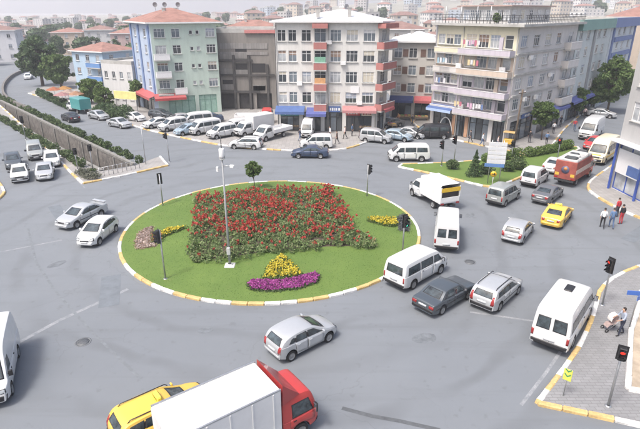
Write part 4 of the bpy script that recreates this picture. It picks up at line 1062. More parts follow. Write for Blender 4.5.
# ================================================================== vehicles
def chaikin(pts, it=2):
    pts = [Vector(p) for p in pts]
    for _ in range(it):
        q = [pts[0]]
        for a, b in zip(pts, pts[1:]): q += [a.lerp(b, .25), a.lerp(b, .75)]
        q.append(pts[-1]); pts = q
    return pts
def interp(pts, x):
    """pts sorted by falling x"""
    if x >= pts[0][0]: return pts[0][1]
    for a, b in zip(pts, pts[1:]):
        if a[0] >= x >= b[0]: return lerp(a[1], b[1], (a[0] - x) / max(1e-9, a[0] - b[0]))
    return pts[-1][1]
def body_mesh(sp):
    """lofted shell: cross sections along the length"""
    L, W = sp['L'], sp['W']; top = chaikin(sp['top'], 2); sill = sp.get('sill', .22); r = sp['r']; ra = r * 1.2
    xs = {round(p[0], 4) for p in top}
    for xw in sp['wheels']:
        for q in (-1.002, -.998, -.92, -.75, -.5, -.2, .2, .5, .75, .92, .998, 1.002): xs.add(round(xw + q * ra, 4))
    x0, x1 = top[0][0], top[-1][0]
    k = int((x0 - x1) / .3)
    for i in range(k + 1): xs.add(round(lerp(x0, x1, i / k), 4))
    xs = sorted((x for x in xs if x1 <= x <= x0), reverse=True)
    fr, rr = sp.get('fr', .16), sp.get('rr', .10); fl = sp.get('fl', .75); rl = sp.get('rl', .5)
    tumble = sp.get('tumble', .26); er = sp.get('edge', .07); crown = sp.get('crown', .03)
    rings = []
    for x in xs:
        zt = interp(top, x); zb = sill
        if x > x0 - .35: zb = sill + .06 * ((x - x0 + .35) / .35)
        if x < x1 + .35: zb = sill + .10 * ((x1 + .35 - x) / .35)
        for xw in sp['wheels']:
            if abs(x - xw) < ra: zb = max(zb, r * .95 + math.sqrt(max(0, ra*ra - (x-xw)**2)))
        belt = min(interp(sp['belt'], x), zt - .012); zb = min(zb, belt - .04)
        hw = W / 2; e = (x - (x0 - fl)) / fl
        if e > 0: hw *= 1 - fr * e ** 2.4
        e = ((x1 + rl) - x) / rl
        if e > 0: hw *= 1 - rr * e ** 2.4
        ze = max(belt + .004, zt - min(er, .5 * (zt - belt)))
        wb = hw - .03; we = wb - tumble * (ze - belt); cr = crown * min(1, (zt - .4) / .6)
        wt = max(.1, we - er * .95)
        h = [(0, zb), (hw*.8, zb), (hw*.965, zb + min(.06, (belt-zb)*.3)), (hw, lerp(zb, belt, .45)), (hw - .004, lerp(zb, belt, .72)), (hw - .012, belt - .015), (wb, belt)]
        for t in (.33, .66, 1): h.append((wb - tumble * (ze - belt) * t - .02 * math.sin(math.pi * t) * -1 * min(1, (ze - belt) * 2), lerp(belt, ze, t)))
        h += [(we - er*.3, lerp(ze, zt, .72)), (wt, zt), (wt*.55, zt + cr*.75), (0, zt + cr)]
        rings.append([(x, y, z) for y, z in h] + [(x, -y, z) for y, z in h[-2:0:-1]])
    n = len(rings[0]); mb = MB(); nh = 14
    vs_ = [p for q in rings for p in q]; faces = []; mi = []
    for i in range(len(rings) - 1):
        for j in range(n):
            j2 = (j + 1) % n
            faces.append((i*n+j, i*n+j2, (i+1)*n+j2, (i+1)*n+j)); mi.append(1 if j in (0, 1, n-1, n-2) else 0)
    faces.append(tuple(range(n))[::-1]); mi.append(0); faces.append(tuple((len(rings)-1)*n + k for k in range(n))); mi.append(0)
    mb.v = vs_; mb.f = [list(f) for f in faces]; mb.m = mi; mb.sm = [True] * (len(faces) - 2) + [False] * 2
    me = mb.mesh('body', [PAINT, BLACK])
    bm = bmesh.new(); bm.from_mesh(me); bmesh.ops.recalc_face_normals(bm, faces=bm.faces); bm.to_mesh(me)
    tree_ = BVHTree.FromBMesh(bm); bm.free(); me.set_sharp_from_angle(angle=R(38))
    return me, tree_
DIRS = {'l': (Vector((0,1,0)), lambda a, b: Vector((a, 4, b))), 'r': (Vector((0,-1,0)), lambda a, b: Vector((a, -4, b))),
        'f': (Vector((1,0,0)), lambda a, b: Vector((8, a, b))), 'b': (Vector((-1,0,0)), lambda a, b: Vector((-8, a, b))), 't': (Vector((0,0,1)), lambda a, b: Vector((a, b, 8)))}
def decal(bvh, d, quad, off=.008, mats=(None,), nx=6, ny=5, rim=0.0):
    """panel that follows the body: quad = 4 corners in the plane seen from direction d (bottom a,b; top c,d)"""
    n, mk = DIRS[d]; us = [i / nx for i in range(nx + 1)]; vs_ = [i / ny for i in range(ny + 1)]
    if rim: us = [0, rim] + [lerp(rim, 1 - rim, i / (nx-2)) for i in range(1, nx-2)] + [1 - rim, 1]; vs_ = [0, rim*1.4] + [lerp(rim*1.4, 1 - rim*1.4, i / (ny-2)) for i in range(1, ny-2)] + [1 - rim*1.4, 1]
    Q = [Vector(q) for q in quad]; P = []; last = None
    for v in vs_:
        for u in us:
            # slightly rounded corners
            uu, vv = u, v
            a = Q[0].lerp(Q[1], uu).lerp(Q[3].lerp(Q[2], uu), vv)
            hit, nor, _, dist = bvh.ray_cast(mk(a.x, a.y), -n)
            if hit is None: hit = last[0] if last else mk(a.x, a.y) * .0; nor = n
            if nor.dot(n) < 0: nor = -nor
            last = (hit, nor); P.append((hit, nor))
    W_, H_ = len(us), len(vs_); mb = MB()
    vv = [h + m * off for h, m in P] + [h - m * .012 for h, m in P]
    N = W_ * H_
    flip = d in ('r', 'f', 't')
    def F(f, mi):
        mb.f.append(list(f) if not flip else list(f)[::-1]); mb.m.append(mi); mb.sm.append(True)
    mb.v = [tuple(p) for p in vv]
    for j in range(H_ - 1):
        for i in range(W_ - 1):
            edge = rim and (i in (0, W_-2) or j in (0, H_-2))
            F((j*W_+i+1, j*W_+i, (j+1)*W_+i, (j+1)*W_+i+1), 1 if edge and len(mats) > 1 else 0)
    loop = [i for i in range(W_)] + [j*W_ + W_-1 for j in range(1, H_)] + [(H_-1)*W_ + i for i in range(W_-2, -1, -1)] + [j*W_ for j in range(H_-2, 0, -1)]
    for a, b in zip(loop, loop[1:] + loop[:1]): F((a, b, b + N, a + N), 1 if rim and len(mats) > 1 else 0)
    me = mb.mesh('panel', list(mats)); bm = bmesh.new(); bm.from_mesh(me); bmesh.ops.recalc_face_normals(bm, faces=bm.faces); bm.to_mesh(me); bm.free()
    return me
WHEELS = {}
def wheel_meshes(r, w, hub):
    key = (r, w, hub.name)
    if key not in WHEELS:
        t = MB(); ri = r * .66
        t.lathe([(ri, -w/2+.02), (r*.9, -w/2), (r*.98, -w*.36), (r, -w*.2), (r, w*.2), (r*.98, w*.36), (r*.9, w/2), (ri, w/2-.02), (ri*.9, 0), (ri, -w/2+.02)], 26, 'y')
        h = MB(); h.lathe([(ri, w/2-.015), (ri*.92, w/2-.02), (ri*.85, w*.28), (ri*.3, w*.34), (ri*.24, w*.42), (.001, w*.42)], 22, 'y')
        for k in range(6):
            a = k * math.pi / 3; h.box((math.cos(a)*ri*.57, w*.33, math.sin(a)*ri*.57), (ri*.62, .03, ri*.16), 0, 0) if False else None
            c, s_ = math.cos(a), math.sin(a)
            p = [(c*ri*.25 - s_*ri*.10, s_*ri*.25 + c*ri*.10), (c*ri*.25 + s_*ri*.10, s_*ri*.25 - c*ri*.10), (c*ri*.88 + s_*ri*.14, s_*ri*.88 - c*ri*.14), (c*ri*.88 - s_*ri*.14, s_*ri*.88 + c*ri*.14)]
            h.add([(x, w*.40, z) for x, z in p] + [(x, w*.26, z) for x, z in p], [(0,1,2,3),(0,4,5,1),(1,5,6,2),(2,6,7,3),(3,7,4,0)])
        WHEELS[key] = (t.mesh('wheel', RUBBER), h.mesh('rim', hub))
    return WHEELS[key]
PROTO = {}
def part(lst, name, me, parent=-1, loc=(0,0,0), rot=(0,0,0)): lst.append((name, me, parent, loc, rot)); return len(lst) - 1
def boxmesh(name, items, mats):
    mb = MB()
    for it in items: mb.bbox(it[0], it[1], it[2] if len(it) > 2 else .02, 0, it[3] if len(it) > 3 else 0)
    return mb.mesh(name, mats)
def common(lst, sp, bvh):
    """wheels, mirrors, glass, lamps, plates, doors from the spec"""
    W = sp['W']; r = sp['r']
    for xw in sp['wheels'] + sp.get('extra_wheels', []):
        for s in (1, -1):
            t, h = wheel_meshes(r, sp.get('tw', .2), sp.get('hub', RIMM))
            i = part(lst, 'wheel', t, -1, (xw, s * (W/2 - sp.get('tw', .2)/2 - .015), r), (0, 0, 0 if s > 0 else math.pi))
            part(lst, 'rim', h, i)
    if not sp.get('plain') and len(sp.get('sw', [])) >= 2:
        sw = sp['sw']; q = [(sw[0][0][0] - .05, sw[0][0][1] + .01), (sw[-1][1][0] + .1, sw[-1][1][1] + .01), (sw[-1][2][0] + .05, sw[-1][2][1] - .01), (sw[0][3][0] - .05, sw[0][3][1] - .01)]
        for d in ('l', 'r'): part(lst, 'pillar_trim', decal(bvh, d, q, .003, (BLACK,), 12, 5))
    for key, nm, d in (('ws', 'windscreen', 'f'), ('rw', 'rear_window', 'b')):
        for q in sp.get(key, []): part(lst, nm, decal(bvh, d, q, .006, (AUTO_GLASS, BLACK), 9, 7, .05))
    for q in sp.get('sw', []):
        for d in ('l', 'r'): part(lst, 'side_window', decal(bvh, d, q, .006, (AUTO_GLASS, BLACK), 7, 6, .05))
    for q in sp.get('doors', []):
        for d in ('l', 'r'):
            (xa, za), (xb, zb) = q[0], q[1]
            g = .022; big = [(xa+g, za-g), (xb-g, zb-g), (q[2][0]-g, q[2][1]), (q[3][0]+g, q[3][1])]
            i = part(lst, 'door', decal(bvh, d, q, .010, (PAINT,), 7, 5))
            part(lst, 'door_gap_shade', decal(bvh, d, big, .003, (BLACK,), 7, 5), i)  # black underlay paints the shaded gap round the door
            s = 1 if d == 'l' else -1; hx = lerp(xb, xa, .16); hz = q[3][1] - .09
            hit = bvh.ray_cast(Vector((hx, 4*s, hz)), Vector((0, -s, 0)))[0]
            if hit: part(lst, 'handle', boxmesh('handle', [((hit.x, hit.y + s*.02, hit.z), (.16, .04, .03), .008)], BLACK if sp.get('plain') else PAINT), i)
    for nm, m_, d in (('hl', LAMP_C, 'f'), ('tl', LAMP_R, 'b'), ('il', LAMP_O, 'f')):
        for q in sp.get(nm, []):
            for s in (1, -1): part(lst, {'hl': 'headlight', 'tl': 'tail_light', 'il': 'indicator'}[nm], decal(bvh, d, [(y*s, z) for y, z in (q if s > 0 else [q[1], q[0], q[3], q[2]])], .012, (m_, BLACK) if nm == 'hl' else (m_,), 6 if nm == 'hl' else 4, 5 if nm == 'hl' else 3, .1 if nm == 'hl' else 0))
    for q in sp.get('tls', []):       # tail lights that wrap round the side
        for d in ('l', 'r'): part(lst, 'tail_light', decal(bvh, d, q, .009, (LAMP_R,), 3, 3))
    for q in sp.get('grille', []): part(lst, 'grille', decal(bvh, 'f', q, .008, (BLACK,), 6, 3))
    for q in sp.get('fb', []): part(lst, 'bumper', decal(bvh, 'f', q, .03, (sp.get('bumper', BLACK),), 10, 3))
    for q in sp.get('bb', []): part(lst, 'bumper', decal(bvh, 'b', q, .03, (sp.get('bumper', BLACK),), 10, 3))
    for q in sp.get('strip', []):
        for d in ('l', 'r'): part(lst, 'side_moulding', decal(bvh, d, q, .016, (BLACK,), 14, 1))
    for q in sp.get('fp', []): part(lst, 'number_plate', decal(bvh, 'f', q, .04, (PLATE,), 2, 1))
    for q in sp.get('bp', []): part(lst, 'number_plate', decal(bvh, 'b', q, .04, (PLATE,), 2, 1))
    for q in sp.get('seam', []): part(lst, 'panel_seam', decal(bvh, q[0], q[1], .003, (BLACK,), 8, 1))
    if 'mirror' in sp:
        x, z = sp['mirror']
        for s in (1, -1):
            hit = bvh.ray_cast(Vector((x, 4*s, z)), Vector((0, -s, 0)))[0]
            y = hit.y if hit else s * W/2; mh = sp.get('mh', .13)
            mb = MB(); mb.bbox((x + .02, y + s*.13, z + .05), (.1, .2, mh + .03), .03); mb.box((x + .02, y + s*.02, z), (.05, .12, .04), 0, 1)
            i = part(lst, 'mirror', mb.mesh('mirror', [sp.get('mmat', PAINT), BLACK]))
            g = MB(); g.box((x - .036, y + s*.135, z + .05), (.012, .16, mh - .02)); part(lst, 'mirror_glass', g.mesh('mirror_glass', M('mirror_silver', (.6,.62,.65), .05, .05, metal=.9)), i)
def sym(w0, z0, w1, z1): return [(w0, z0), (-w0, z0), (-w1, z1), (w1, z1)]
def sym_b(w0, z0, w1, z1): return [(-w0, z0), (w0, z0), (w1, z1), (-w1, z1)]
SPEC = {
 'hatchback': dict(L=3.9, W=1.68, r=.295, wheels=[1.22, -1.27], fr=.30, rr=.16, fl=.8, rl=.6,
  top=[(1.95,.40),(1.93,.60),(1.80,.74),(1.42,.88),(.98,.965),(.30,1.34),(.0,1.43),(-.45,1.455),(-1.0,1.43),(-1.45,1.35),(-1.66,1.24),(-1.86,.93),(-1.93,.80),(-1.945,.42)],
  belt=[(1.95,.66),(.95,.92),(-1.2,.99),(-1.95,.96)], ws=[sym(.63,.99,.52,1.355)], rw=[sym_b(.56,.985,.47,1.30)],
  sw=[[(.72,.965),(-.20,.985),(-.20,1.345),(.20,1.30)],[(-.27,.99),(-1.02,1.015),(-.90,1.34),(-.27,1.35)],[(-1.09,1.03),(-1.42,1.06),(-1.22,1.26),(-1.05,1.30)]],
  doors=[[(.80,.32),(-.22,.32),(-.22,.935),(.80,.90)],[(-.26,.32),(-.93,.42),(-1.02,.955),(-.26,.94)]],
  hl=[[(.70,.60),(.42,.60),(.40,.74),(.66,.78)]], tl=[[(.50,.62),(.73,.62),(.72,.98),(.55,.98)]], grille=[sym(.34,.55,.34,.64)], fb=[sym(.55,.30,.6,.48)],
  fp=[sym(.26,.42,.26,.52)], bp=[sym_b(.27,.60,.27,.71)], bb=[sym_b(.6,.36,.62,.47)], bumper=PAINT, mirror=(.70,.97), seam=[('b', sym_b(.62,.575,.62,.59))]),
 'saloon': dict(L=4.45, W=1.72, r=.30, wheels=[1.36, -1.28], fr=.26, rr=.18, fl=.9, rl=.6,
  top=[(2.22,.42),(2.20,.60),(2.06,.73),(1.6,.86),(1.08,.945),(.40,1.31),(.08,1.40),(-.35,1.425),(-.85,1.37),(-1.48,1.04),(-1.62,1.01),(-2.08,.985),(-2.19,.90),(-2.22,.66),(-2.225,.44)],
  belt=[(2.2,.66),(1.0,.90),(-1.3,.96),(-2.22,.94)], ws=[sym(.63,.975,.53,1.325)], rw=[sym_b(.58,1.07,.50,1.33)],
  sw=[[(.80,.945),(-.12,.96),(-.12,1.325),(.28,1.27)],[(-.19,.965),(-.92,.985),(-.80,1.30),(-.19,1.33)],[(-.98,.99),(-1.28,1.0),(-.96,1.21),(-.88,1.26)]],
  doors=[[(.92,.32),(-.14,.32),(-.14,.915),(.92,.88)],[(-.18,.32),(-.9,.42),(-1.0,.935),(-.18,.92)]],
  hl=[[(.76,.60),(.42,.60),(.42,.73),(.72,.75)]], tl=[[(.46,.70),(.74,.70),(.74,.90),(.46,.90)]], grille=[sym(.36,.59,.36,.70)], fb=[sym(.6,.30,.64,.50)], bb=[sym_b(.66,.40,.68,.56)],
  fp=[sym(.26,.40,.26,.51)], bp=[sym_b(.27,.68,.27,.79)], bumper=PAINT, mirror=(.80,.96), strip=[[(1.0,.56),(-.95,.56),(-.95,.62),(1.0,.62)]]),
 'boxy_saloon': dict(L=4.35, W=1.66, r=.295, wheels=[1.32, -1.24], fr=.10, rr=.08, fl=.5, rl=.4, tumble=.34, edge=.05, plain=True,
  top=[(2.17,.46),(2.165,.70),(2.10,.80),(1.6,.87),(1.0,.93),(.52,1.27),(.36,1.365),(-.2,1.40),(-.82,1.37),(-1.0,1.28),(-1.42,.98),(-1.55,.955),(-2.08,.93),(-2.15,.84),(-2.165,.46)],
  belt=[(2.15,.78),(1.0,.89),(-1.3,.93),(-2.16,.90)], ws=[sym(.64,.965,.53,1.325)], rw=[sym_b(.60,1.01,.52,1.31)],
  sw=[[(.78,.92),(-.10,.94),(-.10,1.315),(.42,1.28)],[(-.17,.94),(-.88,.955),(-.80,1.305),(-.17,1.32)],[(-.94,.96),(-1.22,.965),(-.98,1.17),(-.88,1.24)]],
  doors=[[(.9,.32),(-.12,.32),(-.12,.9),(.9,.875)],[(-.16,.32),(-.86,.42),(-.94,.92),(-.16,.905)]],
  hl=[[(.76,.60),(.46,.60),(.46,.76),(.76,.76)]], tl=[[(.44,.64),(.76,.64),(.76,.82),(.44,.82)]], grille=[sym(.43,.60,.43,.76)], fb=[sym(.74,.40,.74,.54)], bb=[sym_b(.74,.42,.74,.56)],
  fp=[sym(.26,.42,.26,.52)], bp=[sym_b(.27,.66,.27,.77)], mirror=(.74,.94), mmat=BLACK, strip=[[(2.0,.56),(-2.0,.56),(-2.0,.62),(2.0,.62)]]),
 'estate_car': dict(L=4.25, W=1.72, r=.30, wheels=[1.32, -1.26], fr=.24, rr=.12, fl=.8, rl=.5,
  top=[(2.12,.42),(2.10,.62),(1.98,.76),(1.5,.91),(1.04,.99),(.36,1.37),(.06,1.46),(-.5,1.49),(-1.3,1.475),(-1.72,1.41),(-1.88,1.26),(-2.06,.96),(-2.115,.80),(-2.125,.44)],
  belt=[(2.1,.70),(1.0,.945),(-1.3,1.0),(-2.12,.98)], ws=[sym(.64,1.02,.53,1.385)], rw=[sym_b(.58,1.02,.50,1.34)],
  sw=[[(.78,.985),(-.14,1.0),(-.14,1.385),(.26,1.33)],[(-.21,1.0),(-.98,1.02),(-.94,1.38),(-.21,1.39)],[(-1.05,1.025),(-1.76,1.05),(-1.56,1.33),(-1.01,1.375)]],
  doors=[[(.88,.32),(-.16,.32),(-.16,.955),(.88,.92)],[(-.20,.32),(-.88,.42),(-.98,.975),(-.20,.96)]],
  hl=[[(.74,.62),(.42,.62),(.42,.77),(.70,.79)]], tl=[[(.54,.64),(.77,.64),(.70,1.16),(.60,1.16)]], grille=[sym(.36,.6,.36,.72)], fb=[sym(.62,.32,.66,.52)], bb=[sym_b(.68,.38,.70,.56)],
  fp=[sym(.26,.42,.26,.52)], bp=[sym_b(.27,.66,.27,.78)], mirror=(.78,1.0), rails=(.5,-1.6,1.48,.58), strip=[[(1.0,.56),(-.9,.56),(-.9,.62),(1.0,.62)]]),
 'van': dict(L=4.8, W=1.84, r=.33, wheels=[1.52, -1.42], fr=.20, rr=.08, fl=.7, rl=.35, tumble=.14, edge=.13, crown=.02, sill=.28, plain=True, tw=.21,
  top=[(2.40,.46),(2.39,.82),(2.26,1.0),(1.92,1.13),(1.28,1.72),(1.05,1.87),(.5,1.955),(-.8,1.97),(-1.95,1.955),(-2.2,1.89),(-2.30,1.68),(-2.38,1.05),(-2.40,.46)],
  belt=[(2.4,.85),(1.9,1.06),(1.0,1.13),(-2.4,1.13)], ws=[sym(.74,1.16,.62,1.70)], rw=[sym_b(.64,1.17,.58,1.70)],
  sw=[[(1.50,1.17),(.62,1.17),(.62,1.68),(1.12,1.66)],[(.52,1.17),(-.74,1.17),(-.74,1.70),(.52,1.70)],[(-.84,1.17),(-2.08,1.17),(-2.0,1.68),(-.84,1.70)]],
  doors=[[(1.55,.40),(.57,.36),(.57,1.13),(1.55,1.10)],[(.53,.36),(-.80,.36),(-.80,1.13),(.53,1.13)]],
  hl=[[(.82,.76),(.52,.76),(.52,.94),(.80,.94)]], tl=[[(.72,.72),(.83,.72),(.82,1.08),(.72,1.08)]], grille=[sym(.5,.74,.5,.9)], fb=[sym(.78,.40,.82,.62)], bb=[sym_b(.82,.38,.84,.58)],
  fp=[sym(.26,.46,.26,.57)], bp=[sym_b(.27,.72,.27,.84)], mirror=(1.48,1.16), mh=.22, mmat=BLACK, seam=[('b', [(-.012,.6),(.012,.6),(.012,1.86),(-.012,1.86)])]),
 'high_van': dict(L=5.7, W=1.94, r=.345, wheels=[1.85, -1.55], fr=.20, rr=.05, fl=.8, rl=.3, tumble=.085, edge=.15, crown=.03, sill=.32, plain=True, tw=.22,
  top=[(2.85,.5),(2.84,.85),(2.70,1.06),(2.22,1.26),(1.55,2.02),(1.30,2.30),(.95,2.50),(.3,2.58),(-1.0,2.60),(-2.45,2.58),(-2.68,2.50),(-2.76,2.30),(-2.83,1.2),(-2.85,.5)],
  belt=[(2.85,.95),(2.2,1.20),(1.2,1.28),(-2.85,1.28)], ws=[sym(.80,1.30,.68,2.06)],
  rw=[[(-.74,1.34),(-.08,1.34),(-.08,2.05),(-.70,2.05)],[(.08,1.34),(.74,1.34),(.70,2.05),(.08,2.05)]],
  sw=[[(1.92,1.32),(.98,1.32),(.98,1.96),(1.42,1.96)],[(.86,1.34),(-.30,1.34),(-.30,2.02),(.86,2.02)],[(-.40,1.34),(-1.45,1.34),(-1.45,2.02),(-.40,2.02)],[(-1.55,1.34),(-2.58,1.34),(-2.56,2.02),(-1.55,2.02)]],
  doors=[[(1.98,.42),(.92,.42),(.92,1.28),(1.98,1.24)],[(.88,.42),(-.36,.42),(-.36,1.28),(.88,1.28)]],
  hl=[[(.84,.84),(.52,.84),(.52,1.02),(.82,1.04)]], tl=[[(.80,.82),(.92,.82),(.92,1.2),(.80,1.2)]], grille=[sym(.48,.82,.48,.98)], fb=[sym(.80,.44,.86,.72)], bb=[sym_b(.88,.42,.90,.66)],
  fp=[sym(.26,.52,.26,.63)], bp=[sym_b(.27,.74,.27,.86)], mirror=(1.92,1.36), mh=.30, mmat=BLACK, seam=[('b', [(-.012,.68),(.012,.68),(.012,2.42),(-.012,2.42)])]),
 'people_carrier': dict(L=4.2, W=1.72, r=.30, wheels=[1.32, -1.30], fr=.20, rr=.09, fl=.7, rl=.4, tumble=.17, edge=.10, sill=.25, plain=True,
  top=[(2.10,.45),(2.085,.70),(1.97,.87),(1.55,1.01),(1.20,1.09),(.56,1.60),(.28,1.74),(-.2,1.815),(-1.0,1.825),(-1.70,1.80),(-1.93,1.71),(-2.02,1.48),(-2.085,1.0),(-2.10,.45)],
  belt=[(2.1,.78),(1.3,1.02),(.6,1.07),(-2.1,1.10)], ws=[sym(.66,1.12,.56,1.60)], rw=[sym_b(.62,1.12,.54,1.62)],
  sw=[[(.98,1.09),(.02,1.10),(.02,1.60),(.46,1.58)],[(-.06,1.10),(-.98,1.12),(-.98,1.62),(-.06,1.62)],[(-1.06,1.12),(-1.84,1.14),(-1.76,1.60),(-1.06,1.62)]],
  doors=[[(1.05,.36),(-.01,.34),(-.01,1.065),(1.05,1.03)],[(-.05,.34),(-.98,.42),(-1.02,1.085),(-.05,1.07)]],
  hl=[[(.76,.66),(.46,.66),(.46,.82),(.74,.86)]], tl=[[(.66,.66),(.78,.66),(.76,1.08),(.66,1.08)]], grille=[sym(.4,.64,.4,.78)], fb=[sym(.70,.36,.74,.58)], bb=[sym_b(.76,.36,.78,.60)],
  fp=[sym(.26,.44,.26,.54)], bp=[sym_b(.27,.74,.27,.86)], mirror=(.96,1.10), mh=.18, mmat=BLACK),
 'lorry_cab': dict(L=1.75, W=1.98, r=.38, wheels=[-.02], fr=.10, rr=.03, fl=.5, rl=.2, tumble=.10, edge=.10, crown=.02, sill=.42, plain=True, tw=.24,
  top=[(.88,.5),(.90,.95),(.88,1.20),(.70,1.75),(.58,2.10),(.42,2.22),(.0,2.26),(-.6,2.26),(-.80,2.22),(-.85,1.9),(-.86,.5)],
  belt=[(.9,1.10),(-.86,1.22)], ws=[sym(.84,1.24,.74,1.96)], rw=[sym_b(.5,1.4,.48,1.9)], sw=[[(.62,1.26),(-.42,1.26),(-.42,1.92),(.40,1.92)]], doors=[[(.66,.80),(-.5,.80),(-.5,1.22),(.66,1.22)]],
  hl=[[(.82,.74),(.52,.74),(.52,.92),(.82,.92)]], grille=[sym(.5,.74,.5,.96)], fb=[sym(.90,.50,.90,.70)], fp=[sym(.26,.54,.26,.65)], mirror=(.66,1.35), mh=.38, mmat=BLACK),
 'pickup_cab': dict(L=2.3, W=1.86, r=.34, wheels=[.35], fr=.20, rr=.03, fl=.6, rl=.2, tumble=.12, edge=.10, crown=.02, sill=.34, plain=True, tw=.22,
  top=[(1.15,.5),(1.14,.84),(1.0,1.02),(.60,1.18),(.02,1.76),(-.18,1.92),(-.5,1.97),(-.95,1.96),(-1.08,1.88),(-1.13,1.5),(-1.15,.5)],
  belt=[(1.15,.9),(.6,1.12),(-1.15,1.18)], ws=[sym(.74,1.20,.64,1.74)], rw=[sym_b(.6,1.3,.55,1.75)], sw=[[(.30,1.22),(-.86,1.22),(-.82,1.72),(-.06,1.72)]], doors=[[(.30,.50),(-.9,.44),(-.9,1.18),(.30,1.14)]],
  hl=[[(.80,.76),(.50,.76),(.50,.94),(.78,.95)]], grille=[sym(.46,.74,.46,.92)], fb=[sym(.76,.42,.82,.64)], fp=[sym(.26,.48,.26,.58)], mirror=(.34,1.26), mh=.3, mmat=BLACK),
}
def make_proto(kind):
    if kind in PROTO: return PROTO[kind]
    lst = []; base = kind.split('+')[0]; opt = kind.split('+')[1:]
    sp = dict(SPEC[base]); 
    if 'closed' in opt: sp['sw'] = sp['sw'][:1]
    if 'nodoor' in opt: sp['sw'] = sp['sw'][:2]
    me, bvh = body_mesh(sp); part(lst, 'body', me); common(lst, sp, bvh)
    if 'rails' in sp:
        x0, x1, z, y = sp['rails']
        for s in (1, -1):
            mb = MB(); mb.tube([(x0, s*y, z - .06), (x0 - .12, s*y, z + .05), (x1 + .12, s*y, z + .05), (x1, s*y, z - .06)], .022, 6); part(lst, 'roof_rail', mb.mesh('roof_rail', BLACK))
    if 'taxi' in opt:
        hz = bvh.ray_cast(Vector((-.15, 0, 5)), Vector((0,0,-1)))[0].z
        mb = MB(); mb.bbox((-.15, 0, hz + .09), (.22, .55, .2), .05); i = part(lst, 'taxi_sign', mb.mesh('taxi_sign', M('taxi_sign_yellow', (.75,.62,.08), .4)))
        cu = bpy.data.curves.new('lettering', 'FONT'); cu.body = 'TAKSİ'; cu.size = .17; cu.extrude = .002; cu.align_x = 'CENTER'; cu.align_y = 'CENTER'
        tmp = bpy.data.objects.new('lettering', cu); COL.objects.link(tmp); dg = bpy.context.evaluated_depsgraph_get()
        tm = bpy.data.meshes.new_from_object(tmp.evaluated_get(dg)); bpy.data.objects.remove(tmp); tm.materials.clear(); tm.materials.append(BLACK)
        part(lst, 'lettering', tm, i, (-.263, 0, hz + .09), (R(90), 0, R(-90))); part(lst, 'lettering', tm, i, (-.037, 0, hz + .09), (R(90), 0, R(90)))
    if 'hatch' in opt:
        hz = bvh.ray_cast(Vector((-.2, 0, 5)), Vector((0,0,-1)))[0].z
        part(lst, 'roof_hatch', boxmesh('roof_hatch', [((-.2, 0, hz + .03), (.75, .42, .08), .03)], BLACK))
    if 'spoiler' in opt:
        part(lst, 'spoiler', boxmesh('spoiler', [((-2.08, 0, 1.16), (.26, 1.36, .035), .015), ((-2.08, .5, 1.07), (.12, .05, .16), .01), ((-2.08, -.5, 1.07), (.12, .05, .16), .01)], PAINT))
    if 'stripe' in opt:
        for d in ('l', 'r'): part(lst, 'yellow_band', decal(bvh, d, [(2.2,.78),(-2.7,.78),(-2.7,1.0),(2.2,1.0)], .013, (M('yellow_band', (.6,.4,.06), .5),), 16, 2))
        part(lst, 'yellow_band', decal(bvh, 'f', sym(.5,1.08,.5,1.16), .013, (M('yellow_band', (.6,.4,.06), .5),), 6, 1))
    PROTO[kind] = lst; return lst
def vehicle(name, kind, label, cat, pos, heading, pt, group=None, z=0.0, scale=1.0, shift=(0, 0)):
    """pos: photo point of the ground under the middle of the vehicle; heading in degrees (0 = +X, 90 = away)"""
    lst = make_proto(kind); c = G(pos[0], pos[1], z); root = empty(name, (c.x, c.y, z), R(heading)); root.scale = (scale,) * 3
    tag(root, label, cat, group); objs = []
    for nm, me, par, loc, rot in lst:
        o = ob(nm, me, root if par < 0 else objs[par]); o.location = (loc[0] + (shift[0] if par < 0 else 0), loc[1], loc[2]); o.rotation_euler = rot
        for i, m_ in enumerate(me.materials):
            if m_ is PAINT: o.material_slots[i].link = 'OBJECT'; o.material_slots[i].material = pt
        objs.append(o)
    return root
SILVER = paint('silver', (.47,.485,.50), .4); WHT = paint('white', (.58,.59,.595)); DGREY = paint('dark_grey', (.075,.09,.105), .3); NAVY = paint('navy', (.045,.07,.13), .3)
GREYC = paint('grey', (.15,.155,.165), .35); YTAXI = paint('taxi_yellow', (.68,.44,.07)); BLK = paint('black', (.014,.014,.017)); REDC = paint('lorry_red', (.44,.04,.035)); CREAMC = paint('cream', (.66,.60,.44)); TEAL = paint('teal', (.06,.27,.27))
SGREY = paint('silver_green', (.34,.36,.35), .35); PBLUE = paint('pale_blue', (.33,.42,.50), .3)
V = vehicle
# moving traffic
V('silver_car','saloon+spoiler','silver saloon with rear spoiler rounding the bend by the canal','car',(83,221),-112,SILVER)
V('white_car','hatchback','white hatchback running alongside the silver saloon with the spoiler','car',(99,238),-97,WHT)
V('silver_hatchback','hatchback','silver hatchback passing the front of the roundabout','car',(302,344),40,SILVER)
V('white_van','van','white passenger van hugging the roundabout kerb','van',(416,277),43,WHT)
V('dark_saloon','boxy_saloon','dark grey boxy saloon between white van and silver estate','car',(444,302),41,DGREY)
V('silver_estate','estate_car','silver estate car with black roof rails beside the dark saloon','car',(496,298),47,SILVER)
V('white_minibus','high_van+hatch','tall white minibus with roof hatch beside the curved kerb','minibus',(562,328),51,WHT)
V('tall_white_van','high_van+closed','tall white van following the canvas topped truck','van',(446,239),76,WHT,scale=.93)
V('white_passenger_van','van','white van with dark side windows crossing behind the roundabout','van',(408,160),180,WHT)
V('grey_green_people_carrier','people_carrier','greyish green people carrier beside the median tip','car',(503,201),47,SGREY)
V('small_silver_hatchback','hatchback','small silver hatchback alone in the lane beside the taxi','car',(517,236),55,SILVER)
V('yellow_taxi','saloon+taxi','yellow taxi saloon driving off behind the grey car','taxi',(556,221),53,YTAXI)
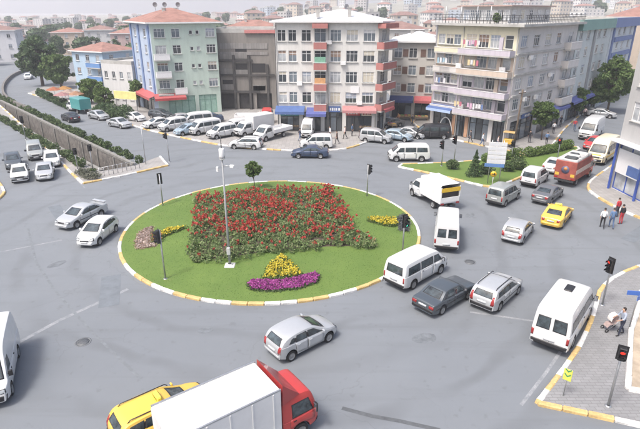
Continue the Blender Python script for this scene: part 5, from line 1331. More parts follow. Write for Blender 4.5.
V('grey_car','saloon','dark grey saloon between white carrier and yellow taxi','car',(547,199),48,GREYC)
V('white_people_carrier','people_carrier+nodoor','white people carrier alongside the median hedge','car',(534,183),50,WHT)
V('white_roofed_car','saloon','white car half hidden behind the red tarped lorry','car',(555,170),48,WHT)
V('cream_minibus','high_van+stripe','cream minibus with yellow band coming down the side street','minibus',(601,160),-133,CREAMC,scale=1.05)
V('white_delivery_van','high_van+closed','white delivery van coming round behind the cream minibus','van',(590,137),-130,WHT,scale=1.05)
V('small_red_car','hatchback','small red car between delivery van and cream minibus','car',(594,148),-140,paint('car_red', (.42,.04,.04)))
V('navy_car','saloon','dark blue saloon crossing in front of the parked white pickup','car',(310,157),178,NAVY)
V('white_estate','estate_car','white estate car driving past the row of parked vans','car',(246,148),172,WHT)
V('cropped_white_van','high_van+closed','white van entering at the picture edge beside the white line','van',(-2,377),-66,WHT,scale=.88)
# waiting lane by the canal
V('dark_car','hatchback','dark car at the back of the waiting lane','car',(14,166),-58,DGREY)
V('white_waiting_car','boxy_saloon','white boxy saloon in front of the dark waiting car','car',(21,178),-62,WHT)
V('silver_waiting_car','saloon','silver car with dark grille first in the waiting lane','car',(46,176),-66,SILVER)
V('white_waiting_hatchback','hatchback','white car tucked behind the silver car at the canal kerb','car',(53,164),-63,WHT)
V('pale_waiting_van','people_carrier','pale people carrier last in line along the canal hedge','car',(36,157),-60,SGREY)
# upper road
V('silver_car','saloon','silver car driving along the far side of the canal','car',(120,127),-35,SILVER)
V('white_car','hatchback','white car nearer the cafe hedge on the upper road','car',(135,121),-30,WHT)
V('pale_saloon','saloon','pale silver saloon ahead of the teal lorry','car',(99,119),-38,SILVER)
V('black_saloon','saloon','black saloon beside the teal lorry above the canal hedge','car',(71,121),135,BLK)
V('distant_car','saloon','white car far up the bend under the tall tree','car',(29,79),-70,WHT)
# forecourt
V('parked_car','saloon','white car at the canal end of the parked row','car',(158,127),-140,WHT,'cars parked on the forecourt',PZ)
V('parked_van','people_carrier','white carrier second in the parked row','van',(173,130),-138,WHT,'cars parked on the forecourt',PZ)
V('parked_car','hatchback','pale blue car between two white vans in the parked row','car',(188,134),-138,PBLUE,'cars parked on the forecourt',PZ)
V('parked_van','van','white van beside the pale blue parked car','van',(205,133),-138,WHT,'cars parked on the forecourt',PZ)
V('parked_van','people_carrier','white carrier beside the white lorry in the parked row','van',(222,137),-138,WHT,'cars parked on the forecourt',PZ)
V('parked_van','van','white van squeezed between white carrier and box lorry','van',(240,132),-143,WHT,'cars parked on the forecourt',PZ)
V('parked_van','van','white van behind the pale blue car in the parked row','van',(197,125),-150,WHT,'cars parked on the forecourt',PZ)
V('parked_car','hatchback','silver car behind the first two white vehicles of the parked row','car',(178,123),-150,SILVER,'cars parked on the forecourt',PZ)
V('parked_car','saloon','dark blue car parked behind the white vans','car',(209,122),-160,NAVY,'cars parked on the forecourt',PZ)
V('parked_car','hatchback','dark car beside the red awning of the green block','car',(161,118),-20,DGREY,'cars parked on the forecourt',PZ)
V('parked_van','high_van+closed','white van parked under the blue awning','van',(308,135),-95,WHT,None,PZ,.85)
V('parked_pickup','people_carrier','white carrier behind the passing dark blue saloon','car',(316,148),180,WHT)
V('silver_carrier','people_carrier','silver people carrier parked in the side street mouth','car',(376,142),-20,SILVER,None,0)
V('silver_parked_car','hatchback','pale silver hatchback second in the side street mouth','car',(398,140),-30,PBLUE)
V('silver_parked_saloon','saloon','silver saloon beside the long black van','car',(410,137),-30,SILVER)
V('dark_parked_car','saloon','dark car parked in front of the set back shops','car',(390,127),-150,GREYC)
V('black_van','van','long black van in front of the blue awning shop','van',(432,138),180,BLK)
V('distant_parked_car','saloon','silver car far up the side street','car',(601,117),-35,SILVER)
V('distant_parked_car','saloon','dark car further up the side street behind the silver one','car',(592,116),-35,DGREY)

def box_parts(root, name, mb, mats, parent=None): return ob(name, mb.mesh(name, mats), parent or root)
def lorry(name, label, cat, pos, heading, cab, cabmat, cab_x, builder, rear_wheels, r, W, z=0.0, scale=1.0):
    root = vehicle(name, cab, label, cat, pos, heading, cabmat, None, z, scale, (cab_x, 0))
    fr = MB(); 
    for s in (1, -1): fr.box((cab_x/2 - 1.2, s*.4, .62), (5.0 if cab_x > 1.5 else 4.0, .12, .2))
    box_parts(root, 'chassis', fr, DARKSTEEL)
    for xw in rear_wheels:
        for s in (1, -1):
            t, h = wheel_meshes(r, .3, RIMM); w = ob('wheel', t, root, (xw, s*(W/2 - .2), r)); w.rotation_euler.z = 0 if s > 0 else math.pi; ob('rim', h, w)
    builder(root); return root
TARP = M('white_box_panel', (.60,.605,.61), .5, .08, .8); CANV = M('white_canvas', (.70,.70,.68), .8, .12, 1.2, .2, 8)
def white_box(root):
    L, W, H, z0, xc = 4.3, 2.1, 2.2, .85, -.75
    mb = MB(); mb.bbox((xc, 0, z0 + H/2), (L, W, H), .03); b = box_parts(root, 'cargo_box', mb, TARP)
    rib = MB(); rib.box((0,0,0), (.05, .03, H - .1)); rm = rib.mesh('rib', M('box_rib', (.62,.62,.62), .5, .05))
    for i in range(5):
        for s in (1, -1): ob('rib', rm, b, (xc - L/2 + .35 + i*.9, s*(W/2 + .012), z0 + H/2))
    t = MB()
    for s in (1, -1): t.box((xc, s*(W/2 + .01), z0 + .06), (L, .05, .12)); t.box((xc, s*(W/2 - .03), z0 + H + .012), (L, .07, .05))
    box_parts(root, 'edge_rail', t, STEEL, b)
    d = MB(); d.box((xc - L/2 - .02, -.5, z0 + H/2), (.03, .98, H - .14)); d.box((xc - L/2 - .02, .5, z0 + H/2), (.03, .98, H - .14)); box_parts(root, 'rear_door', d, TARP, b)
    for s in (1, -1):
        tl = MB(); tl.box((xc - L/2 - .06, s*.85, .75), (.06, .3, .14)); box_parts(root, 'tail_light', tl, LAMP_R)
    f = MB(); f.add([(2.35,-.85,2.27),(2.35,.85,2.27),(1.5,1.0,3.16),(1.5,-1.0,3.16),(1.47,-1.0,2.2),(1.47,1.0,2.2)], [(0,1,2,3),(0,3,4),(1,5,2),(2,5,4,3),(0,4,5,1)]); box_parts(root, 'wind_deflector', f, paint('deflector_red', (.33,.03,.03)))
lorry('box_lorry','red cabbed lorry with plain white box body','lorry',(240,450),36,'lorry_cab',REDC,2.35,white_box,[-1.7],.38,2.0)
V('front_taxi','estate_car+taxi','yellow taxi half hidden behind the white box lorry','taxi',(165,424),38,YTAXI)
def canvas_truck(root):
    mb = MB(); mb.box((-1.0,0,.86), (3.2,1.95,.12)); bed = box_parts(root, 'cargo_bed', mb, WHITE)
    s_ = MB()
    for s in (1,-1): s_.box((-1.0, s*.97, 1.12), (3.2,.05,.42))
    s_.box((.58,0,1.12), (.05,1.9,.42)); box_parts(root, 'side_board', s_, WHITE, bed)
    g = MB(); g.box((-2.62,0,1.14), (.05,1.9,.44)); box_parts(root, 'tailgate', g, WHITE, bed)
    c = MB(); c.add([(.62,-1.0,1.33),(.62,1.0,1.33),(.62,1.0,2.42),(.62,.9,2.52),(.62,-.9,2.52),(.62,-1.0,2.42),(-2.6,-1.0,1.33),(-2.6,1.0,1.33),(-2.6,1.0,2.42),(-2.6,.9,2.52),(-2.6,-.9,2.52),(-2.6,-1.0,2.42)],
        [(0,5,4,3,2,1),(1,2,8,7),(2,3,9,8),(3,4,10,9),(4,5,11,10),(5,0,6,11)]); box_parts(root, 'canvas_cover', c, CANV)
    ld = MB(); ld.box((-1.9,0,1.5), (1.2,1.8,.7)); box_parts(root, 'interior_shade_block', ld, M('interior_shade', (.035,.03,.03), .9))  # near-black block stands in for the shaded interior behind the tailgate
    y = MB(); y.box((-2.64,0,2.05), (.05,1.94,.36)); box_parts(root, 'yellow_panel', y, M('yellow_board', (.62,.40,.03), .5))
    for s in (1,-1):
        p = MB(); p.box((-2.63, s*.95, 1.8), (.06,.08,1.0)); box_parts(root, 'rear_post', p, WHITE)
        tl = MB(); tl.box((-2.66, s*.8, .8), (.05,.3,.14)); box_parts(root, 'tail_light', tl, LAMP_R)
lorry('canvas_truck','white pickup truck with canvas cover and yellow rear panel','truck',(432,202),112,'pickup_cab',WHT,1.75,canvas_truck,[-1.35],.34,1.9)
def red_lorry(root):
    mb = MB(); mb.bbox((-.9,0,1.85), (4.6,2.2,2.0), .06); b = box_parts(root, 'red_cargo_body', mb, M('faded_red_body', (.26,.065,.05), .65, .35, 1.0))
    t = MB(); t.bbox((-.9,0,2.95), (4.5,2.1,.22), .1); box_parts(root, 'grey_tarpaulin', t, M('grey_tarp', (.42,.42,.42), .8, .3, 1.5, .4, 3), b)
    r_ = random.Random(3)
    for k in range(5):
        l = MB(); l.bbox((-2.6 + k*.85, r_.uniform(-.4,.4), 3.14), (.8, r_.uniform(.9,1.5), .26), .1); box_parts(root, 'load_bundle', l, [M('dark_bundle', (.06,.065,.07), .9), M('pale_bundle', (.5,.5,.5), .9)][k % 2], b)
    e = MB(); e.lathe([(.42,-3.21),(.42,-3.235),(.001,-3.235)], 20, 'x', (0,0,1.9)); box_parts(root, 'emblem', e, M('emblem_dark', (.10,.10,.16), .5), b)
    e2 = MB(); e2.lathe([(.18,-3.236),(.18,-3.25),(.001,-3.25)], 16, 'x', (0,0,2.0)); box_parts(root, 'emblem_centre', e2, M('emblem_orange', (.5,.2,.05), .5), b)
    for s in (1,-1):
        y = MB(); y.box((-3.215, s*.8, 1.35), (.03,.4,.3)); box_parts(root, 'yellow_marking', y, M('yellow_band', (.6,.4,.06), .5), b)
        tl = MB(); tl.box((-3.22, s*.85, .98), (.06,.3,.14)); box_parts(root, 'tail_light', tl, LAMP_R)
        st = MB(); st.box((-.9, s*1.115, 1.75), (4.5,.02,.5)); box_parts(root, 'pale_side_stripe', st, M('stripe_pale', (.5,.42,.38), .6), b)
    bp = MB(); bp.box((-3.2,0,.7), (.1,2.0,.18)); box_parts(root, 'bumper', bp, DARKSTEEL)
lorry('red_lorry','faded red lorry with bundles under grey tarpaulin on its top','lorry',(573,180),46,'lorry_cab',REDC,2.35,red_lorry,[-1.8],.38,2.0,0.0,.93)
def flat_bed(root):
    mb = MB(); mb.box((-1.3,0,.9), (3.8,2.0,.12)); bed = box_parts(root, 'cargo_bed', mb, WHITE)
    s_ = MB()
    for s in (1,-1): s_.box((-1.3, s*1.0, 1.14), (3.8,.05,.4))
    s_.box((-3.2,0,1.14), (.05,2.0,.4)); s_.box((.58,0,1.3), (.05,2.0,.7)); box_parts(root, 'side_board', s_, WHITE, bed)
def box_bed(root):
    mb = MB(); mb.bbox((-1.3,0,1.75), (3.8,2.0,1.9), .05); box_parts(root, 'cargo_box', mb, TARP)
lorry('parked_lorry','white dropside lorry at the end of the parked row','lorry',(272,138),-128,'pickup_cab',WHT,1.75,flat_bed,[-1.5],.34,1.9,PZ)
lorry('parked_lorry','white box lorry in the middle of the parked row','lorry',(253,134),-135,'pickup_cab',WHT,1.75,box_bed,[-1.5],.34,1.9,PZ)
lorry('parked_lorry','red cabbed lorry behind the parked white lorries','lorry',(256,122.5),0,'lorry_cab',REDC,1.9,flat_bed,[-1.5],.36,1.9,PZ)
lorry('teal_lorry','teal covered lorry on the upper road','lorry',(79,112),138,'pickup_cab',WHT,1.75,lambda root: box_parts(root, 'cargo_box', MB().bbox((-1.2,0,1.7), (3.6,2.0,1.8), .08), TEAL),[-1.4],.34,1.9)
# ================================================================== street furniture
LENS = {'red': M('signal_red_lit', (.6,.02,.02), .3, 0, emit=((1,.04,.02), .9)), 'green': M('signal_green_lit', (.05,.6,.4), .3, 0, emit=((.05,1,.6), 1.0)), 'off': M('signal_lens_dark', (.03,.028,.025), .2, 0)}
HEADS = {}
def signal_head(lit, n=3):
    if (lit, n) in HEADS: return HEADS[lit, n]
    h = .26 * n + .08; mb = MB(); mb.bbox((0, 0, h/2), (.2, .3, h), .03); mb.box((-.09, 0, h/2), (.02, .42, h + .14))
    for k in range(n):
        z = .17 + .26 * k; vis = [(.13*math.cos(a), .13*math.sin(a)) for a in [math.pi*(i/8*1.3 - .15) for i in range(9)]]
        v = [(.1, y, z + q) for y, q in vis] + [(.27, y*1.0, z + q - .0) for y, q in vis]
        mb.add(v, [(i, i+1, 10+i, 9+i) for i in range(8)] + [(9+i, 10+i, i+1, i) for i in range(8)])
    body = mb.mesh('signal_head', BLACK); lens = []
    for k, c in zip(range(n), ('green', 'amber', 'red') if n == 3 else ('green', 'red')):
        l = MB(); l.lathe([(.105, .101), (.09, .112), (.001, .118)], 14, 'x', (0, 0, .17 + .26*k)); lens.append(l.mesh('lens', LENS[c] if c == lit else LENS['off']))
    HEADS[lit, n] = (body, lens); return HEADS[lit, n]
def traffic_light(label, base, face, h=3.0, lit='red', n=3, z=0.0, heads=1, pole=STEEL):
    c = G(base[0], base[1], z); root = empty('traffic_light', (c.x, c.y, z), R(face)); tag(root, label, 'traffic light')
    mb = MB(); mb.tube([(0,0,-.02),(0,0,h)], [.06,.05], 10); mb.lathe([(.14,0),(.14,.04),(.07,.06)], 12); mb.build('pole', pole, root)
    hh = .26*n + .08
    for k in range(heads):
        body, lens = signal_head(lit, n); o = ob('signal_head', body, root, (.14 * (1 if k == 0 else -1), 0, h - hh), 0 if k == 0 else math.pi)
        for l in lens: ob('lens', l, o)
        br = MB(); br.box((.05, 0, 0), (.1, .05, .04)); ob('bracket', br.mesh('bracket', BLACK), root, (0, 0, h - hh/2), 0 if k == 0 else math.pi)
    return root
traffic_light('traffic light on the near side of the roundabout lawn by the pale fan', (165.5,279), -150, 3.5, 'green', z=.15)
traffic_light('traffic light on the roundabout kerb facing the canal end', (163,206), 120, 3.0, 'red', z=.1)
traffic_light('traffic light on the far rim of the roundabout right of the roses', (367,196.5), 30, 3.1, 'red', z=.12)
traffic_light('green lit traffic light beside the grey foliage on the roundabout', (402,258), -60, 3.3, 'green', z=.12)
traffic_light('slim traffic light at the median tip with dull red head', (441.5,166), 200, 2.9, 'red', z=.1)
traffic_light('tall dark traffic light just inside the median tip', (453.5,166.5), 200, 3.5, 'red', z=.1)
traffic_light('traffic light on the refuge between minibus and pushchair', (602,305), 205, 3.1, 'red', z=PZ)
traffic_light('red lit pedestrian light beside the bare earth bed', (608,406), -120, 3.2, 'red', 2, PZ)
traffic_light('dark traffic light standing in the hedge by the waiting lane', (26,140), -60, 3.2, 'off', z=PZ)
traffic_light('short dark signal on the median hedge by the side street', (557,160), 225, 2.6, 'red', 2, .1)
traffic_light('dark signal at the kerb below the corner shop', (511,161), 225, 2.4, 'off', 2)
traffic_light('dark signal at the canal parapet, nearer the hedge', (78,170), -50, 2.4, 'off', 2, .1)
traffic_light('dark signal at the canal end, taller of the two', (93.5,172), -50, 3.0, 'off', 2, .1)
traffic_light('slim signal on the upper road kerb before the parked row', (169.5,162), -140, 3.4, 'off', 2)
# bare pole
c = G(146,165); root = empty('slim_pole', (c.x, c.y, 0)); tag(root, 'slim bare pole standing at the canal end', 'pole')
MB().tube([(0,0,0),(0,0,4.6)], [.05,.035], 8).build('shaft', STEEL, root); MB().lathe([(.12,0),(.12,.05),(.055,.07)], 12).build('foot', STEEL, root)

# tall mast with camera boxes on the roundabout
c = G(230,266,.3); root = empty('camera_mast', (c.x, c.y, .3)); tag(root, 'tall grey mast with white boxes on top rising from the roundabout', 'mast')
MB().tube([(0,0,-.1),(0,0,4),(0,0,7.6)], [.09,.07,.05], 12).build('shaft', M('mast_grey', (.3,.31,.32), .55, .1, 3), root)
mb = MB(); mb.bbox((0,0,.02), (.7,.7,.16), .04); mb.lathe([(.2,.1),(.2,.14),(.13,.2)], 12); mb.build('foot', M('pale_concrete', (.58,.57,.55), .85), root)
mb = MB(); mb.lathe([(.001,7.5),(.16,7.5),(.18,7.54),(.18,8.15),(.14,8.22),(.001,8.22)], 16); mb.build('equipment_drum', WHITE, root)
mb = MB(); mb.lathe([(.185,7.6),(.195,7.62),(.195,7.7),(.185,7.72)], 16); mb.build('drum_band', M('grey_band', (.3,.3,.31)), root)
MB().tube([(0,0,8.2),(0,0,9.0)], [.035,.02], 6).build('antenna', DARKSTEEL, root)
mb = MB(); mb.tube([(0,0,7.1),(.55,-.1,7.1)], .03, 6); mb.build('camera_arm', STEEL, root)
mb = MB(); mb.bbox((.62,-.15,7.1), (.3,.16,.16), .03, -.5); mb.build('camera', WHITE, root)
mb = MB(); mb.bbox((-.32,-.1,6.9), (.16,.14,.3), .03); mb.build('floodlight', WHITE, root)
MB().bbox((.0,-.14,1.2), (.24,.16,.5), .02).build('junction_box', M('pale_grey_metal', (.45,.46,.46), .5), root)

# stacked white direction plates on the median
c = G(493,184,.12); root = empty('direction_sign', (c.x, c.y, .12), R(-12)); tag(root, 'stack of white direction plates on a post at the median', 'sign')
for x in (-.55, .55): MB().tube([(x,.06,0),(x,.06,4.5)], .045, 8).build('post', STEEL, root)
for k in range(5):
    z = 2.35 + k*.44; p = MB(); p.bbox((0,0,0), (1.75,.05,.40), .02); o = ob('white_plate', p.mesh('white_plate', M('sign_white', (.56,.57,.58), .5, .08, 2)), root, (0, 0, z))
    m = MB(); r_ = random.Random(k)
    x = -.7
    while x < .55:
        l = r_.uniform(.1,.28); m.box((x + l/2, -.03, -.01), (l, .008, .13)); x += l + .08
    ob('faded_marks', m.mesh('faded_marks', M('sign_faded', (.55,.58,.62), .5, .1, 3)), o)
MB().bbox((-.1,0,1.95), (1.9,.05,.34), .02).build('blue_plate', M('sign_blue', (.10,.20,.42), .4, .1, 3), root)
c = G(492,186,.12); root = empty('arrow_sign', (c.x, c.y, .12), R(-20)); tag(root, 'round yellow sign on a short white post at the median tip', 'sign')
MB().tube([(0,.03,0),(0,.03,1.5)], .04, 8).build('post', WHITE, root)
mb = MB(); mb.lathe([(.3,-.0),(.3,-.03),(.001,-.03)], 18, 'y', (0,0,1.25)); mb.build('disc', M('sign_yellow', (.62,.38,.02), .45, .1, 4), root)
mb = MB(); mb.box((0,-.036,1.25), (.36,.01,.08)); mb.box((.1,-.036,1.25), (.08,.01,.24)); mb.build('arrow', BLACK, root)

# chevron sign, blue street sign
c = G(563,396,PZ); root = empty('chevron_sign', (c.x, c.y, PZ), R(-40)); tag(root, 'small yellow green sign on a thin post at the refuge corner', 'sign')
MB().tube([(0,.03,0),(0,.03,1.5)], .025, 8).build('post', STEEL, root)
MB().bbox((0,0,1.2), (.36,.03,.6), .02).build('panel', M('lime_sign', (.55,.58,.10), .45, .1, 4), root)
mb = MB()
for k in range(2):
    z = 1.08 + .26*k; mb.add([(-.13,-.02,z+.12),(.0,-.02,z),(.13,-.02,z+.12),(.13,-.02,z+.20),(.0,-.02,z+.08),(-.13,-.02,z+.20)], [(0,1,4,5),(1,2,3,4)])
mb.build('chevron', M('sign_green', (.05,.22,.10), .5), root)
c = G(629,329,PZ); root = empty('street_name_sign', (c.x, c.y, PZ), R(-8)); tag(root, 'blue street name plates on a pole behind the person with the pushchair', 'sign')
MB().tube([(0,0,0),(0,0,2.5)], .035, 8).build('pole', STEEL, root)
MB().bbox((-.1,-.05,2.3), (1.0,.04,.26), .01).build('plate', M('street_sign_blue', (.05,.13,.42), .4, .1, 4), root)
MB().bbox((.25,.06,2.02), (.8,.04,.24), .01, .6).build('plate', M('street_sign_blue', (.05,.13,.42), .4, .1, 4), root)
# utility pole by the balcony block, lamp at the corner
c = G(513,152,PZ); root = empty('utility_pole', (c.x, c.y, PZ)); tag(root, 'dark wooden utility pole against the balcony block corner', 'pole')
MB().tube([(0,0,0),(.1,0,7.6)], [.14,.10], 8).build('shaft', BARK, root); MB().box((.1,0,7.2), (1.3,.09,.1), .6).build('cross_arm', BARK, root)
for k in (-.5,.5): MB().lathe([(.02,7.25),(.05,7.3),(.03,7.4),(.001,7.4)], 8, 'z', (.1+k*.82,k*.56,0)).build('insulator', WHITE, root)
# yellow snack cart and bench by the shops
c = G(508,147,PZ); root = empty('snack_cart', (c.x, c.y, PZ), R(-35)); tag(root, 'small yellow street cart beside the dark utility pole', 'cart')
MB().bbox((0,0,.75), (1.2,.7,.6), .04).build('box', M('cart_yellow', (.55,.35,.06), .5), root)
MB().bbox((0,0,1.95), (1.5,1.0,.1), .05).build('canopy', M('cart_roof', (.45,.3,.12), .6), root)
for x in (-.5,.5):
    for y in (-.3,.3): MB().tube([(x,y,.4),(x,y,1.9)], .02, 6).build('post', STEEL, root)
    MB().lathe([(.22,-.04),(.25,0),(.22,.04)], 14, 'y', (x,-.38,.25)).build('wheel', RUBBER, root)
# railing at the canal end
c0 = G(100,178); c1 = G(140,169); root = empty('canal_railing', (c0.x, c0.y, .1)); tag(root, 'grey railing across the end of the canal', 'railing')
d = Vector((c1.x - c0.x, c1.y - c0.y, 0)); n = 9
for k in range(n + 1): MB().tube([d*(k/n), d*(k/n) + Vector((0,0,1.0))], .03, 6).build('post', STEEL, root)
for z in (.45, .95): MB().tube([Vector((0,0,z)), d + Vector((0,0,z))], .025, 6).build('rail', STEEL, root)
# low stone parapet along the bend of the upper road
bend = [G(30,112), G(12,104), G(4,97), G(3,90), G(6,83), G(14,76), G(28,71)]
bl = smooth_line([(p.x, p.y) for p in bend], 2); root = empty('roadside_parapet', (*bl[0], 0)); tag(root, 'long low stone parapet curving round the far bend', 'wall')
pm = MB(); pm.box((0,0,.4), (1,.4,.8)); pm = pm.mesh('parapet_block', STONE)
for p, h, l in along(bl, 3.0): o = ob('parapet_block', pm, root, (p.x - bl[0].x, p.y - bl[0].y, 0), h); o.scale.x = l
# cafe terrace: parasols and yellow board
for k, (px, py, col, nm) in enumerate(((56,95,(.5,.2,.11),'rust orange'),(66,94,(.55,.32,.12),'orange'),(64,101,(.52,.30,.30),'faded pink'),(78,100,(.5,.3,.2),'tan'),(70,98,(.55,.42,.36),'cream pink'))):
    c = G(px, py + 6); root = empty('cafe_parasol', (c.x, c.y, 0)); tag(root, nm + ' parasol on the cafe terrace below the blue house', 'parasol')
    MB().tube([(0,0,0),(0,0,2.6)], .04, 6).build('pole', WHITE, root)
    m = MB(); v = [(1.5*math.cos(a), 1.5*math.sin(a), 2.15) for a in [i*math.pi/4 for i in range(8)]] + [(0,0,2.75)]; m.add(v, [(i,(i+1)%8,8) for i in range(8)] + [((i+1)%8,i,8) for i in range(8)]); m.build('canopy', M('parasol_' + nm.replace(' ', '_'), col, .8, .15), root)
    MB().lathe([(.3,0),(.3,.1),(.06,.14)], 12).build('base', CONC, root)
cA, cB = G(117,112), G(139,114); root = empty('cafe_board', (cA.x, cA.y, PZ), math.atan2(cB.y - cA.y, cB.x - cA.x)); tag(root, 'wide pale yellow board above the planting by the white house', 'board')
Lb = (cB - cA).length
for x in (.2, Lb/2, Lb - .2): MB().tube([(x,0,0),(x,0,3.6)], .06, 6).build('post', STEEL, root)
MB().bbox((Lb/2,-.1,2.9), (Lb,.12,1.3), .03).build('panel', M('pale_yellow_board', (.62,.58,.24), .6, .15, 1), root)
# laundry on the balconies
def laundry(i, fx, z, cols, label):
    base, ang, L = B5.side(0); u = Vector((math.cos(ang), math.sin(ang), 0)); nrm = Vector((math.sin(ang), -math.cos(ang), 0))
    root = empty('clothes_line', B5.p[0] + u*L*fx + nrm*1.42 + Vector((0,0,z)), ang); tag(root, label, 'laundry')
    MB().tube([(0,0,0),(len(cols)*.42,0,-.04)], .012, 5).build('line', STEEL, root)
    for k, cc in enumerate(cols):
        m = MB(); w, h = random.uniform(.26,.38), random.uniform(.45,.8); x = .05 + k*.42
        v = []
        for j in range(4):
            for q in range(4): v.append((x + w*q/3, .03*math.sin(q*2.1 + j) + .02, -.03 - h*j/3))
        f = [(j*4+q, j*4+q+1, j*4+q+5, j*4+q+4) for j in range(3) for q in range(3)]; m.add(v, f, 0, True)
        m.build('garment', M('cloth_%d' % cc, [(.55,.55,.57),(.4,.13,.18),(.12,.18,.35),(.48,.32,.42),(.55,.45,.27),(.08,.08,.1),(.28,.4,.47)][cc], .9, .1), root)
laundry(0, .42, 13.0, [1,0,3,3,1,0], 'pink and red washing on the top floor balcony')
laundry(0, .10, 8.0, [0,2,5,0], 'white and dark washing on the second floor near the set back block')
laundry(0, .55, 5.2, [3,3,0,0,0,2,5], 'long line of pink and white washing on the first floor balcony')
laundry(0, .38, 5.2, [4,4,1], 'yellow and red washing beside the first floor pier')
laundry(0, .10, 10.6, [6,0,6,0], 'pale blue washing on the third floor near the set back block')
laundry(0, .50, 10.6, [4,0,4,1], 'orange toned washing on the third floor peach balcony')

# goods displayed outside the shops, planters on the terrace
def goods(label, px, py, rz, cols, z=PZ):
    c = G(px, py, z); root = empty('goods_stand', (c.x, c.y, z), R(rz)); tag(root, label, 'stand')
    MB().box((0,0,.55), (2.2,.9,.06)).build('table_top', M('stand_wood', (.26,.19,.13), .8), root)
    for x in (-1,1):
        for y in (-.38,.38): MB().box((x,y,.26), (.06,.06,.52)).build('leg', M('stand_wood', (.26,.19,.13), .8), root)
    for k in range(4):
        cr_ = MB(); x = -.8 + k*.53
        cr_.box((x,0,.64), (.48,.75,.1)); cr_.box((x,-.36,.72), (.48,.03,.16)); cr_.box((x,.36,.72), (.48,.03,.16)); cr_.box((x-.23,0,.72), (.03,.7,.16)); cr_.box((x+.23,0,.72), (.03,.7,.16))
        o = cr_.build('crate', M('crate_wood', (.36,.27,.17), .85), root); m = MB(); r2 = random.Random(k)
        for q in range(14): m.lathe([(.001,-.08),(.07,-.04),(.08,0),(.05,.06),(.001,.075)], 7, 'z', (x + r2.uniform(-.17,.17), r2.uniform(-.28,.28), .75 + r2.uniform(0,.05)))
        ob('produce', m.mesh('produce', M('produce_%d' % cols[k % len(cols)], [(.5,.08,.05),(.6,.35,.05),(.15,.3,.06),(.5,.42,.1),(.25,.06,.15)][cols[k % len(cols)]], .5)), o)
goods('goods stand under the pink red awning of the corner block', 366, 131, 0, [0,1,2,3])
goods('goods stand by the chamfered corner of the red balcony block', 390, 128, -60, [2,0,4,1])
goods('goods stand below the navy awning of the set back block', 404, 120, 0, [1,2,0,3], 0)
goods('goods stand below the red awning of the set back block', 421, 121, 0, [3,0,2,1], 0)
goods('goods stand below the blue awning by the parked lorries', 293, 130, 0, [1,3,0,2])
for k, (fx, lab) in enumerate(((.68,'chimney end'),)):
    base, ang, L = B5.side(0); u = Vector((math.cos(ang), math.sin(ang), 0)); q = B5.p[0] + u*L*fx + Vector((math.sin(ang), -math.cos(ang), 0))*-.9
    bush('terrace_plant', 'potted shrub on the roof terrace of the balcony block at the ' + lab, (q.x, q.y, 14.9), .55, 1.3, LEAF_H, 700, .11, 60 + k, None, 'plant')

